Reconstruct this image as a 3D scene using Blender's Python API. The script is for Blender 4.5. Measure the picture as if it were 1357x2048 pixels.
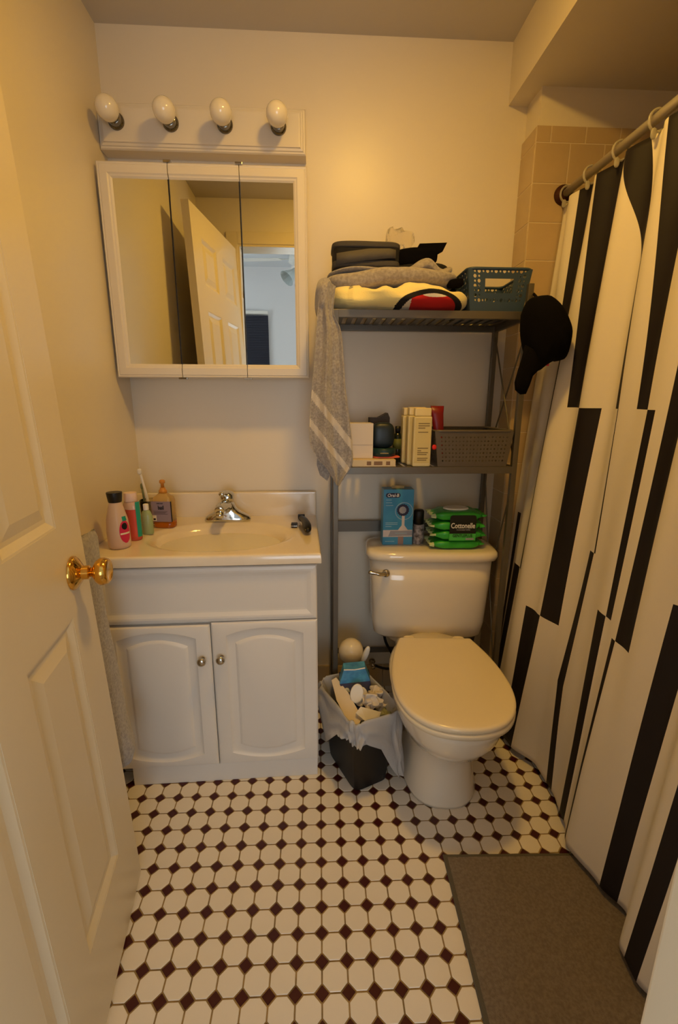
import bpy, bmesh, math, random
from mathutils import Vector as V, Matrix, noise
random.seed(7)
for o in list(bpy.data.objects): bpy.data.objects.remove(o)
scene = bpy.context.scene
col = scene.collection
PI = math.pi

# ------------------------------------------------------------------ camera
FPX = 903.68
CAM = V((0.6576, -1.7130, 1.1832))
RT = V((0.998647, -0.051905, 0.003260)); UP = V((0.008985, 0.233951, 0.972207)); FW = V((0.051225, 0.970862, -0.234101))
cam = bpy.data.cameras.new('camera'); camo = bpy.data.objects.new('camera', cam); col.objects.link(camo)
cam.sensor_fit = 'VERTICAL'; cam.sensor_height = 36.0; cam.lens = FPX / 2048 * 36; cam.clip_start = 0.02
m = Matrix((RT, UP, -FW)).transposed().to_4x4(); m.translation = CAM
camo.matrix_world = m
scene.camera = camo
# ------------------------------------------------------------------ world, exposure
wd = bpy.data.worlds.new('world'); scene.world = wd; wd.use_nodes = True
wd.node_tree.nodes['Background'].inputs[0].default_value = (.55, .68, .9, 1)
wd.node_tree.nodes['Background'].inputs[1].default_value = 0.2
scene.view_settings.view_transform = 'Standard'; scene.view_settings.look = 'None'
scene.view_settings.gamma = 1; scene.view_settings.use_curve_mapping = False
scene.view_settings.exposure = 0.0
LAMP_POS = (0.86, -0.84, 2.29); LAMP_R = 0.07; LAMP_STRENGTH = 228.0; LAMP_COL = (1.0, 0.56, 0.095)
DAY_COL = (0.80, 0.90, 1.0); DAY_STRENGTH = 4.9; DAY_STRENGTH_FAR = 4.8

# ------------------------------------------------------------------ helpers
def lin(c):
    return tuple(((x / 255) / 12.92 if x <= 10 else (((x / 255) + .055) / 1.055) ** 2.4) for x in c[:3]) + (1,)
MATS = {}
def mat(name, c, rough=.5, metal=0, bump=0, bscale=200, var=0, vscale=8, trans=0, spec=.5, ior=1.45, sheen=0, coat=0, c2=None, alpha=1, sss=0):
    if name in MATS: return MATS[name]
    mt = bpy.data.materials.new(name); mt.use_nodes = True; MATS[name] = mt
    nt = mt.node_tree; b = nt.nodes['Principled BSDF']
    b.inputs['Base Color'].default_value = lin(c); b.inputs['Roughness'].default_value = rough
    b.inputs['Metallic'].default_value = metal; b.inputs['IOR'].default_value = ior
    b.inputs['Specular IOR Level'].default_value = spec
    b.inputs['Transmission Weight'].default_value = trans
    b.inputs['Coat Weight'].default_value = coat; b.inputs['Coat Roughness'].default_value = .08
    b.inputs['Sheen Weight'].default_value = sheen; b.inputs['Alpha'].default_value = alpha
    if sss: b.inputs['Subsurface Weight'].default_value = sss; b.inputs['Subsurface Radius'].default_value = (.01, .008, .006)
    tc = nt.nodes.new('ShaderNodeTexCoord')
    if var or c2:
        n = nt.nodes.new('ShaderNodeTexNoise'); n.inputs['Scale'].default_value = vscale; n.inputs['Detail'].default_value = 5
        nt.links.new(tc.outputs['Object'], n.inputs['Vector'])
        mx = nt.nodes.new('ShaderNodeMix'); mx.data_type = 'RGBA'
        mx.inputs[6].default_value = lin(c)
        mx.inputs[7].default_value = lin(c2) if c2 else lin(tuple(max(0, x * (1 - var)) for x in c))
        r = nt.nodes.new('ShaderNodeMapRange'); r.inputs[1].default_value = .35; r.inputs[2].default_value = .65
        nt.links.new(n.outputs['Fac'], r.inputs[0]); nt.links.new(r.outputs[0], mx.inputs[0])
        nt.links.new(mx.outputs[2], b.inputs['Base Color'])
    if bump:
        n2 = nt.nodes.new('ShaderNodeTexNoise'); n2.inputs['Scale'].default_value = bscale; n2.inputs['Detail'].default_value = 3
        nt.links.new(tc.outputs['Object'], n2.inputs['Vector'])
        bp = nt.nodes.new('ShaderNodeBump'); bp.inputs['Strength'].default_value = bump; bp.inputs['Distance'].default_value = .002
        nt.links.new(n2.outputs['Fac'], bp.inputs['Height']); nt.links.new(bp.outputs['Normal'], b.inputs['Normal'])
    return mt
def emit(name, c, s):
    mt = bpy.data.materials.new(name); mt.use_nodes = True; nt = mt.node_tree; b = nt.nodes['Principled BSDF']
    b.inputs['Base Color'].default_value = (.8, .8, .8, 1)
    b.inputs['Emission Color'].default_value = (*c, 1); b.inputs['Emission Strength'].default_value = s
    return mt
def wm(o):
    mm = o.matrix_basis.copy()
    while o.parent: o = o.parent; mm = o.matrix_basis @ mm
    return mm
def tag(o, label=None, cat=None, group=None, kind=None):
    if label: o['label'] = label
    if cat: o['category'] = cat
    if group: o['group'] = group
    if kind: o['kind'] = kind
    return o
def thing(name, label, cat, loc=(0, 0, 0), rz=0, group=None, kind=None):
    o = bpy.data.objects.new(name, None); col.objects.link(o); o.empty_display_size = .05
    o.location = loc; o.rotation_euler = (0, 0, rz)
    return tag(o, label, cat, group, kind)
def obj(name, bm, mt=None, parent=None, world=True, smooth=False, mats=None):
    bmesh.ops.recalc_face_normals(bm, faces=bm.faces)
    me = bpy.data.meshes.new(name); 
    if parent is not None and world: bm.transform(wm(parent).inverted())
    off = V((0, 0, 0))
    if parent is None and len(bm.verts):
        xs = [v.co for v in bm.verts]
        off = V(((min(v.x for v in xs) + max(v.x for v in xs)) / 2, (min(v.y for v in xs) + max(v.y for v in xs)) / 2, min(v.z for v in xs)))
        bmesh.ops.translate(bm, vec=-off, verts=bm.verts)
    bm.to_mesh(me); bm.free()
    if smooth:
        for p in me.polygons: p.use_smooth = True
    o = bpy.data.objects.new(name, me); col.objects.link(o); o.location = off
    for q in (mats or ([mt] if mt else [])): me.materials.append(q)
    if parent is not None: o.parent = parent
    return o
def autosmooth(o, ang=35):
    me = o.data
    for p in me.polygons: p.use_smooth = True
    bm = bmesh.new(); bm.from_mesh(me)
    for e in bm.edges:
        if len(e.link_faces) == 2 and e.calc_face_angle(0) > math.radians(ang): e.smooth = False
    bm.to_mesh(me); bm.free()
    return o
def B(*boxes, bev=0, seg=2):
    bm = bmesh.new()
    for x0, x1, y0, y1, z0, z1 in boxes:
        r = bmesh.ops.create_cube(bm, size=1)
        for v in r['verts']:
            v.co = V(((x0 + x1) / 2 + v.co.x * (x1 - x0), (y0 + y1) / 2 + v.co.y * (y1 - y0), (z0 + z1) / 2 + v.co.z * (z1 - z0)))
    if bev: bmesh.ops.bevel(bm, geom=bm.edges[:], offset=bev, segments=seg, profile=.6, affect='EDGES')
    return bm
def loft(rings, cap0=True, cap1=True, closed=True, bm=None):
    bm = bm or bmesh.new()
    vs = [[bm.verts.new(p) for p in r] for r in rings]
    n = len(rings[0])
    for a, b in zip(vs, vs[1:]):
        for i in range(n if closed else n - 1):
            j = (i + 1) % n
            try: bm.faces.new((a[i], a[j], b[j], b[i]))
            except ValueError: pass
    if cap0 and closed: bm.faces.new(vs[0][::-1])
    if cap1 and closed: bm.faces.new(vs[-1])
    return bm
def lathe(prof, o=(0, 0, 0), axis=(0, 0, 1), n=28, bm=None, sx=1, sy=1):
    a = V(axis).normalized(); t = V((1, 0, 0)) if abs(a.x) < .8 else V((0, 1, 0))
    u = (t - a * t.dot(a)).normalized(); w = a.cross(u)
    rings = [[V(o) + a * h + (u * math.cos(k * 2 * PI / n) * sx + w * math.sin(k * 2 * PI / n) * sy) * max(r, 1e-4) for k in range(n)] for r, h in prof]
    return loft(rings, bm=bm)
def tube(pts, r, n=10, bm=None, cap=True):
    pts = [V(p) for p in pts]; bm = bm or bmesh.new()
    rs = r if isinstance(r, (list, tuple)) else [r] * len(pts)
    T = [(pts[min(i + 1, len(pts) - 1)] - pts[max(i - 1, 0)]).normalized() for i in range(len(pts))]
    u = T[0].orthogonal().normalized(); rings = []
    for p, t, q in zip(pts, T, rs):
        u = (u - t * u.dot(t)).normalized(); w = t.cross(u)
        rings.append([p + (u * math.cos(k * 2 * PI / n) + w * math.sin(k * 2 * PI / n)) * q for k in range(n)])
    return loft(rings, cap, cap, bm=bm)
def sq(c, h, e=4, n=14, amp=0, fr=8, seed=0, fn=None, bm=None):
    """superellipsoid rounded box, with noise"""
    b2 = bmesh.new(); bmesh.ops.create_cube(b2, size=2)
    bmesh.ops.subdivide_edges(b2, edges=b2.edges[:], cuts=n, use_grid_fill=True)
    for v in b2.verts:
        p = v.co.copy(); k = (abs(p.x) ** e + abs(p.y) ** e + abs(p.z) ** e) ** (1 / e); p = p / k
        q = V((p.x * h[0], p.y * h[1], p.z * h[2]))
        if fn: q = fn(p, q)
        q += V(c)
        if amp:
            s = noise.noise_vector(q * fr + V((seed * 7.1, seed * 3.3, seed)))
            q += V((s.x, s.y, s.z)) * amp
        v.co = q
    if bm is None: return b2
    me = bpy.data.meshes.new('t'); b2.to_mesh(me); b2.free(); bm.from_mesh(me); bpy.data.meshes.remove(me); return bm
def spline(pts, n=8):
    pts = [V(p) for p in pts]; out = []
    for i in range(len(pts) - 1):
        p0 = pts[max(i - 1, 0)]; p1 = pts[i]; p2 = pts[i + 1]; p3 = pts[min(i + 2, len(pts) - 1)]
        for k in range(n):
            t = k / n
            out.append(.5 * ((2 * p1) + (p2 - p0) * t + (2 * p0 - 5 * p1 + 4 * p2 - p3) * t * t + (3 * p1 - p0 - 3 * p2 + p3) * t ** 3))
    out.append(pts[-1]); return out
def px(x, y, Yp):
    d = FW + RT * ((x - 678.5) / FPX) - UP * ((y - 1024) / FPX)
    return CAM + d * ((Yp - CAM.y) / d.y)
def text(name, s, size, origin, xdir, ydir, mt, parent, bold=0, sx=1, align='LEFT', ext=.0002):
    cu = bpy.data.curves.new('t', 'FONT'); cu.body = s; cu.size = size; cu.extrude = ext; cu.offset = bold; cu.align_x = align; cu.resolution_u = 3
    to = bpy.data.objects.new('t', cu); col.objects.link(to)
    dg = bpy.context.evaluated_depsgraph_get(); dg.update()
    me = bpy.data.meshes.new_from_object(to.evaluated_get(dg)); bm = bmesh.new(); bm.from_mesh(me)
    bpy.data.objects.remove(to); bpy.data.curves.remove(cu); bpy.data.meshes.remove(me)
    x = V(xdir).normalized(); y = V(ydir).normalized(); z = x.cross(y)
    for v in bm.verts: v.co = V(origin) + x * v.co.x * sx + y * v.co.y + z * v.co.z
    return obj(name, bm, mt, parent)
def poly(pts, thick, nrm):
    """flat outline extruded along nrm"""
    a = [V(p) for p in pts]; n = V(nrm).normalized() * thick
    return loft([a, [p + n for p in a]])

# ------------------------------------------------------------------ materials
M_wall = mat('wall_paint', (227, 217, 197), .36, bump=.12, bscale=60, spec=.45)
M_ceil = mat('ceiling_paint', (205, 198, 186), .75, bump=.1, bscale=80)
M_wood = mat('white_painted_wood', (222, 214, 200), .38)
M_van = mat('vanity_thermofoil', (228, 222, 212), .36)
M_door = mat('door_paint', (224, 212, 184), .33, bump=.05, bscale=300)
M_marble = mat('cultured_marble', (236, 224, 202), .14, c2=(228, 214, 190), vscale=6, coat=.5)
M_porc = mat('porcelain', (232, 222, 202), .10, coat=.6)
M_seat = mat('seat_plastic', (232, 218, 188), .20)
M_chrome = mat('chrome', (205, 205, 200), .09, 1)
M_nickel = mat('nickel', (190, 185, 175), .16, 1)
M_brass = mat('brass', (226, 176, 84), .12, 1)
M_mirror = mat('mirror_glass', (235, 238, 232), .0, 1)
M_rack = mat('pewter_metal', (104, 98, 88), .42, .6)
M_black = mat('black_plastic', (16, 14, 14), .45)
M_bsoft = mat('black_fabric', (11, 9, 11), .95, bump=.3, bscale=400, spec=.1)
M_oct = mat('cream_tile', (234, 226, 212), .22, var=.04, vscale=3)
M_dot = mat('maroon_tile', (66, 22, 24), .28)
M_grout = mat('grout', (158, 132, 84), .9, var=.25, vscale=30)
M_wtile = mat('beige_wall_tile', (196, 172, 134), .18, var=.06, vscale=5)
M_wgrout = mat('wall_grout', (214, 198, 168), .9)
M_grey = mat('grey_knit', (168, 160, 150), .95, bump=.6, bscale=500, sheen=.3, c2=(142, 134, 126), vscale=120)
M_terry = mat('grey_terry', (170, 164, 158), .95, bump=.9, bscale=420, sheen=.4, c2=(140, 134, 130), vscale=160)
M_terryb = mat('grey_terry_band', (200, 192, 180), .85, bump=.4, bscale=300)
M_yel = mat('yellow_terry', (240, 224, 150), .95, bump=.5, bscale=350, sheen=.3)
M_red = mat('red_print', (190, 28, 24), .9); M_blk = mat('black_print', (18, 16, 18), .9); M_whp = mat('white_print', (228, 220, 200), .9)
M_white = mat('white_plastic', (232, 228, 218), .35)
M_mat = mat('bath_mat_fabric', (124, 112, 98), .97, bump=1.0, bscale=420, c2=(106, 94, 80), vscale=160, sheen=.2)
M_matb = mat('bath_mat_binding', (88, 84, 74), .95, bump=.5, bscale=300)
M_clear = mat('clear_plastic', (245, 240, 230), .06, trans=1, ior=1.3)

# ================================================================== STRUCTURE
RX1 = 2.16; CEIL = 2.30; YF = -1.43; YO = -1.55; OPX0 = .235; OPX1 = .960; HEAD = 2.055; TUBX = 1.362; TUBY = -.1
def struct(name, bm, mt, label=None, cat=None, parent=None):
    o = obj(name, bm, mt, parent)
    if parent is None: tag(o, label or None, cat or None, kind='structure')
    return o
floor = struct('floor', B((-.12, RX1 + .1, YO, .12, -.06, -.0014)), M_grout, 'bathroom floor of cream octagon tiles with small maroon square dots', 'floor')
struct('wall_back', B((-.12, RX1 + .1, 0, .12, 0, CEIL)), M_wall, 'cream painted wall behind the sink and toilet', 'wall')
struct('wall_left', B((-.12, 0, YO, 0, 0, CEIL)), M_wall, 'cream painted wall beside the vanity, behind the open door', 'wall')
struct('ceiling', B((-.12, RX1 + .1, YO, .12, CEIL, CEIL + .08)), M_ceil, 'dim off-white bathroom ceiling', 'ceiling')
struct('wall_right', B((RX1, RX1 + .1, YO, .0, 0, CEIL)), M_wtile, 'beige tiled wall on the far long side of the tub', 'wall')
struct('wall_front', B((-.12, OPX0 - .02, YO, YF, 0, CEIL), (OPX1 + .02, RX1 + .1, YO, YF, 0, CEIL), (OPX0 - .02, OPX1 + .02, YO, YF, HEAD + .02, CEIL)), M_wall, 'cream painted wall around the doorway, seen in the mirror', 'wall')
struct('ceiling_soffit', B((1.298, RX1, YF, 0, 2.128, CEIL)), M_wall, 'boxed soffit running along the ceiling above the tub', 'soffit')
wt = struct('wall_tub_end', B((TUBX, RX1, TUBY, 0, 0, 2.128)), M_wall, 'boxed-out end wall of the tub, tiled beige below the plaster', 'wall')
# wall tiles on boxed-out end wall
TP = .1115; TH = .006; TOPZ = 2.022
def tile_mesh(w, h, axis):
    g = .0012
    if axis == 'y': bm = B((g, w - g, -TH, 0, g, h - g), bev=.0018, seg=2)
    else: bm = B((-TH, 0, g, w - g, g, h - g), bev=.0018, seg=2)
    me = bpy.data.meshes.new('tile'); bm.to_mesh(me); bm.free(); me.materials.append(M_wtile); return me
TC = {}
def put_tile(x, y, z, w, h, axis, par):
    k = (round(w, 4), round(h, 4), axis)
    if k not in TC: TC[k] = tile_mesh(w, h, axis)
    o = bpy.data.objects.new('tile', TC[k]); col.objects.link(o); o.parent = par
    o.location = V((x, y, z)) - par.location; return o
obj('grout_bed', B((TUBX - .0084, RX1, TUBY - .0084, -.0, .0, TOPZ - .001)), M_wgrout, wt)
rows = [(TOPZ - .046, .046)]
z = TOPZ - .046
while z - TP > .0: z -= TP; rows.append((z, TP))
for i, (z, h) in enumerate(rows):
    put_tile(TUBX - .0035, TUBY - .0035 + .0, z, .1035, h, 'x', wt)
    x = TUBX - .0035 - TH; off = TP * (.42 if i == 0 else 1.0)
    first = True
    while x < RX1 - .01:
        w = off if first else min(TP, RX1 - x); first = False
        put_tile(x, TUBY - .0035, z, w, h, 'y', wt); x += w
# tile base along the back wall
bb = struct('baseboard_back', B((.60, TUBX - .01, -.004, 0, 0, .104)), M_wgrout, 'beige tile base along the wall behind the toilet', 'baseboard')
x = .602
while x < TUBX - .015:
    w = min(TP, TUBX - .012 - x); put_tile(x, -.004, -.004, w, .108, 'y', bb); x += w
obj('baseboard_left', B((0, .012, YF, -.47, 0, .10), bev=.003), M_wood); tag(bpy.data.objects['baseboard_left'], 'white baseboard along the wall behind the open door', 'baseboard', kind='structure')
# octagon floor
P0 = .055
def oct_bm():
    h = P0 / 2 - .0016; t = P0 * .195
    o = [(h, -t), (h, t), (t, h), (-t, h), (-h, t), (-h, -t), (-t, -h), (t, -h)]
    r = lambda s, z: [V((a * s, b * s, z)) for a, b in o]
    return loft([r(1, -.004), r(1, -.0009), r(.965, 0)], cap0=False)
def dot_bm():
    d = P0 * .262
    o = [(d, 0), (0, d), (-d, 0), (0, -d)]
    r = lambda s, z: [V((a * s, b * s, z)) for a, b in o]
    return loft([r(1, -.004), r(1, -.0009), r(.93, 0)], cap0=False)
def to_me(bm, mt, nm):
    bmesh.ops.recalc_face_normals(bm, faces=bm.faces)
    me = bpy.data.meshes.new(nm); bm.to_mesh(me); bm.free(); me.materials.append(mt); return me
OM = to_me(oct_bm(), M_oct, 'tile'); DM = to_me(dot_bm(), M_dot, 'dot_tile')
def pscore(x, y):
    d = V((x, y, 0)) - CAM; dep = d.dot(FW)
    if dep < .1: return 0
    u = 678.5 + FPX * d.dot(RT) / dep; v = 1024 - FPX * d.dot(UP) / dep
    if not (150 < u < 1400 and v < 2090): return 0
    if x < .66 and y > -.45: return 0
    if x > 1.0 and y < -.80: return 0
    if x < .19 and y < -.75: return 0
    if x < .25 and y < -1.0: return 0
    if x > 1.40: return 0
    if .97 < x < 1.15 and y > -.58: return 0
    if .73 < x < .85 and -.5 < y < -.36: return 0
    return 1 / dep ** 3 * 1.0
def lay(me, nm, pts):
    pts.sort(key=lambda p: -pscore(*p))
    near = [p for p in pts[:300] if pscore(*p) > 0]; rest = pts[len(near):]
    for p in near:
        o = bpy.data.objects.new(nm, me); col.objects.link(o); o.parent = floor; o.location = V((p[0], p[1], 0)) - floor.location; o.rotation_euler = (0, 0, -.0082)
    bm = bmesh.new()
    for p in rest:
        n0 = len(bm.verts); bm.from_mesh(me); bm.verts.ensure_lookup_table()
        for v in bm.verts[n0:]: v.co += V((p[0], p[1], 0))
    o = obj(nm + '_field', bm, me.materials[0], floor); o['kind'] = 'stuff'
GA, GTX, GTY = -.0082, .2812, -.4857
def gpt(i, j): return (GTX + P0 * (i * math.cos(GA) + j * math.sin(GA)), GTY + P0 * (i * math.sin(GA) - j * math.cos(GA)))
octs = [gpt(i + .5, j + .5) for i in range(-7, 23) for j in range(-11, 22)]
dots = [gpt(i, j) for i in range(-7, 23) for j in range(-11, 22)]
lay(OM, 'tile', [p for p in octs if .002 < p[0] < 1.42 and YO + .03 < p[1] < -.003])
lay(DM, 'dot_tile', [p for p in dots if .002 < p[0] < 1.42 and YO + .03 < p[1] < -.003])
# door frame (jambs + head + casing)
def trim(n, boxes, label): return struct('trim_%d' % n, B(*boxes, bev=.003), M_door, label, 'door frame')
trim(1, [(OPX0 - .02, OPX0, YO - .005, YF + .005, 0, HEAD + .02), (OPX0 - .075, OPX0 - .012, YF, YF + .012, 0, HEAD + .075), (OPX0 - .075, OPX0 - .012, YO - .012, YO, 0, HEAD + .075)], 'white door jamb and casing on the hinge side')
trim(2, [(OPX1, OPX1 + .02, YO - .005, YF + .005, 0, HEAD + .02), (OPX1 + .012, OPX1 + .075, YO - .012, YO, 0, HEAD + .075)], 'pale door jamb cutting across the photo beside the bath mat')
trim(3, [(OPX0, OPX1, YO - .005, YF + .005, HEAD, HEAD + .02), (OPX0 - .012, OPX1 + .012, YF, YF + .012, HEAD + .012, HEAD + .075)], 'door head trim seen in the mirror above the doorway')

# ------------------------------------------------------------------ the open door (leans a little out of plumb)
DW = .705; DH = 2.03; DT = .035
d1 = thing('door_1', 'open white six-panel door with a brass knob, standing along the wall', 'door', (.300, -1.47, .012), kind='structure')
# local: s along door from hinge (0) to free edge (DW), n = towards camera side (+X), z up
sdir = V((.200 - .300, -.778 + 1.47, 0)); sdir.normalize()
ndir = V((sdir.y, -sdir.x, 0))
updir = V((-.040, 0, 1)).normalized()
def DP(s, z, n=0): return V((.300, -1.47, .012)) + sdir * s + updir * z + ndir * n
def dbox(s0, s1, z0, z1, n0, n1, bev=.002):
    bm = B((s0, s1, n0, n1, z0, z1), bev=bev)
    for v in bm.verts: v.co = DP(v.co.x, v.co.z, v.co.y)
    return bm
SW = .112; ML = .095
zr = [(.185, .765), (.945, 1.60), (1.71, 1.915)]
sx_ = [(SW, (DW - ML) / 2), ((DW + ML) / 2, DW - SW)]
lb = bmesh.new()
def addb(bm, s0, s1, z0, z1, n0, n1):
    b2 = dbox(s0, s1, z0, z1, n0, n1, 0); me = bpy.data.meshes.new('t'); b2.to_mesh(me); b2.free(); bm.from_mesh(me); bpy.data.meshes.remove(me)
addb(lb, 0, DW, 0, DH, -DT + .009, -.009)
for n0, n1 in ((-.009, 0), (-DT, -DT + .009)):
    addb(lb, 0, SW, 0, DH, n0, n1); addb(lb, DW - SW, DW, 0, DH, n0, n1); addb(lb, (DW - ML) / 2, (DW + ML) / 2, 0, DH, n0, n1)
    for a, b in ((0, .185), (.765, .945), (1.60, 1.71), (1.915, DH)):
        for s0, s1 in sx_: addb(lb, s0, s1, a, b, n0, n1)
obj('leaf', lb, M_door, d1)
for s0, s1 in sx_:
    for z0, z1 in zr:
        def ring(i, n): return [DP(s0 + i, z0 + i, n), DP(s1 - i, z0 + i, n), DP(s1 - i, z1 - i, n), DP(s0 + i, z1 - i, n)]
        obj('panel', loft([ring(.0, -.010), ring(0, -.0006), ring(.004, -.0012), ring(.016, -.0085), ring(.024, -.0085), ring(.046, -.0022)]), M_door, d1)
kb = DP(DW - .074, .843, 0)
rs = obj('rose', lathe([(.034, 0), (.034, .003), (.031, .007), (.018, .016), (.014, .018), (.014, .030), (.0125, .031)], kb, ndir), M_brass, d1, smooth=True); autosmooth(rs, 50)
kn = obj('knob', lathe([(.0095, .028), (.0095, .036), (.015, .039), (.023, .044), (.0275, .051), (.0275, .058), (.025, .065), (.0215, .068), (.019, .067), (.012, .065), (.0001, .065)], kb, ndir, n=36), M_brass, d1, smooth=True)
kb2 = DP(DW - .074, .843, -DT)
obj('knob', lathe([(.034, 0), (.034, .004), (.013, .015), (.011, .03), (.02, .04), (.026, .05), (.022, .062), (.001, .065)], kb2, -ndir), M_brass, d1, smooth=True)
obj('latch_plate', dbox(DW - .0005, DW + .0008, .816, .876, -.029, -.006, 0), M_brass, d1)
for hz in (.2, 1.0, 1.82): obj('hinge', tube([DP(-.004, hz - .04, .004), DP(-.004, hz + .04, .004)], .005), M_brass, d1)

# ================================================================== BEDROOM BEYOND (seen in the mirror)
M_bwall = mat('bedroom_wall', (226, 224, 224), .7); M_bceil = mat('bedroom_ceiling', (224, 228, 232), .8)
BY = -3.5; BX0 = -1.7; BX1 = 2.6; BC = 2.50
struct('floor_bedroom', B((BX0, BX1, BY, YO, -.06, 0)), mat('bedroom_floor', (150, 118, 84), .5, var=.2, vscale=4), 'bedroom floor outside the bathroom door', 'floor')
struct('ceiling_bedroom', B((BX0, BX1, BY, YO, BC, BC + .06)), M_bceil, 'bedroom ceiling seen in the mirror', 'ceiling')
struct('wall_bedroom_far', B((BX0, BX1, BY - .1, BY, 0, BC)), M_bwall, 'pale bedroom wall seen in the mirror', 'wall')
struct('wall_bedroom_left', B((BX0 - .1, BX0, BY, YO, 0, BC)), M_bwall, 'bedroom wall left of the doorway, holding an added daylight pane', 'wall')
struct('wall_bedroom_right', B((BX1, BX1 + .1, BY, YO, 0, BC)), M_bwall, 'bedroom wall right of the doorway', 'wall')
struct('wall_bedroom_near', B((BX0, -.12, YO, YF, 0, BC), (RX1 + .1, BX1, YO, YF, 0, BC), (-.12, RX1 + .1, YO - .001, YO + .05, CEIL + .02, BC)), M_bwall, 'bedroom side of the doorway wall', 'wall')
M_day = emit('daylit_pane', DAY_COL, DAY_STRENGTH); M_day2 = emit('daylit_pane_far', DAY_COL, DAY_STRENGTH_FAR)
def window(n, c, ax, w, h, label):  # framed emissive pane, added as an unseen daylight source
    o = thing('window_%d' % n, label, 'window', c, kind='structure')
    x, y, z = c
    if ax in 'xX':
        q = 1 if ax == 'x' else -1
        obj('pane', B((min(x + q * .004, x + q * .008), max(x + q * .004, x + q * .008), y - w / 2, y + w / 2, z, z + h)), M_day, o)
        fb = [(y - w / 2 - .06, y - w / 2, z - .06, z + h + .06), (y + w / 2, y + w / 2 + .06, z - .06, z + h + .06), (y - w / 2, y + w / 2, z - .06, z), (y - w / 2, y + w / 2, z + h, z + h + .06), (y - w / 2, y + w / 2, z + h / 2 - .02, z + h / 2 + .02)]
        fb = [(min(x, x + q * .03), max(x, x + q * .03)) + f4 for f4 in fb]
    else:
        obj('pane', B((x - w / 2, x + w / 2, y + .004, y + .008, z, z + h)), M_day2, o)
        fb = [(x - w / 2 - .06, x - w / 2, y, y + .03, z - .06, z + h + .06), (x + w / 2, x + w / 2 + .06, y, y + .03, z - .06, z + h + .06), (x - w / 2, x + w / 2, y, y + .03, z - .06, z), (x - w / 2, x + w / 2, y, y + .03, z + h, z + h + .06), (x - w / 2, x + w / 2, y, y + .02, z + h / 2 - .02, z + h / 2 + .02)]
    obj('frame', B(*fb, bev=.004), M_wood, o)
window(1, (BX0, -2.10, .8), 'x', .9, 1.3, 'added glowing daylight pane, unseen, in the bedroom side wall left of the doorway')  # added out of view to brighten the far bedroom wall
window(2, (BX1, -2.10, .8), 'X', .9, 1.3, 'added glowing daylight pane, unseen, in the bedroom side wall right of the doorway')  # unseen counterpart on the other side, added for the same wall
window(3, (.80, BY, .42), 'y', .95, 1.08, 'added low daylight pane, unseen, right of the dark blind')  # added below the mirror's view, sends daylight onto vanity front and under the shelf
# dark blind on the far wall
bl = thing('window_blind', 'dark slatted blind on the pale bedroom wall, seen in the mirror', 'blind', (.02, BY + .02, 1.1))
M_slat = mat('dark_slat', (44, 46, 58), .5)
obj('headrail', B((-.20, .19, BY, BY + .05, 2.055, 2.085), bev=.003), M_white, bl)
sm = to_me(B((-.2, .2, -.014, .014, -.0008, .0008)), M_slat, 'slat')
for v in sm.vertices: v.co = V((v.co.x, v.co.y * .42, v.co.z + v.co.y * .9))
for i in range(40):
    o = bpy.data.objects.new('slat', sm); col.objects.link(o); o.parent = bl; o.location = (-.028, .01, .93 - i * .024)
# ceiling fan
fn_ = thing('ceiling_fan', 'white ceiling fan with frosted glass shades, seen in the mirror', 'ceiling fan', (.56, -2.75, 2.24))
fc = V((.56, -2.75, 0))
obj('canopy', lathe([(.07, 2.5), (.065, 2.47), (.03, 2.45), (.015, 2.44), (.015, 2.40), (.06, 2.40), (.11, 2.385), (.115, 2.34), (.08, 2.32), (.05, 2.31), (.05, 2.28), (.03, 2.27)], (fc.x, fc.y, 0)), M_white, fn_, smooth=True)
for k in range(5):
    a = PI + .12 + k * 2 * PI / 5; dx = V((math.cos(a), math.sin(a), 0)); dy = V((-dx.y, dx.x, 0)); c0 = V((fc.x, fc.y, 2.365))
    rings = [[c0 + dx * r + dy * w * s + V((0, 0, zz + s * .008)) for s, zz in ((-1, 0), (1, 0), (1, .006), (-1, .006))] for r, w in ((.1, .02), (.17, .022), (.19, .055), (.4, .065), (.53, .066), (.56, .05))]
    obj('blade', loft(rings), M_white, fn_)
M_frost = mat('frosted_shade', (205, 214, 214), .5, trans=.2)
for k in range(3):
    a = PI - .55 + k * 2 * PI / 3; dx = V((math.cos(a), math.sin(a), 0)); ax = (dx * .75 + V((0, 0, -.66))).normalized(); c0 = V((fc.x, fc.y, 2.285)) + dx * .05
    b2 = bmesh.new()
    lathe([(.022, 0), (.026, .02), (.035, .05), (.055, .09), (.070, .115), (.066, .115), (.03, .05), (.018, .02)], c0 + ax * .02, ax, n=14, bm=b2)
    obj('lamp_shade', b2, M_frost, fn_); obj('shade_holder', tube([c0 - dx * .03, c0 + ax * .03], .02), M_nickel, fn_)
obj('pull_chain', tube([(fc.x - .04, fc.y + .03, 2.29), (fc.x - .04, fc.y + .03, 2.02)], .002, 6), M_nickel, fn_)

# ================================================================== CEILING LAMP (out of frame)
cl = thing('ceiling_light', 'round warm globe light on the bathroom ceiling, above the photo', 'ceiling light', (LAMP_POS[0], LAMP_POS[1], CEIL))
obj('trim_ring', lathe([(LAMP_R + .002, -.004), (LAMP_R + .014, -.004), (LAMP_R + .014, .009), (LAMP_R + .002, .009)], LAMP_POS, n=32), M_white, cl, smooth=True)
obj('bowl', lathe([(LAMP_R * math.cos(t * PI / 16), -LAMP_R * .28 * math.sin(t * PI / 16)) for t in range(9)], LAMP_POS, n=32), emit('warm_bowl', LAMP_COL, LAMP_STRENGTH), cl, smooth=True)

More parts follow.
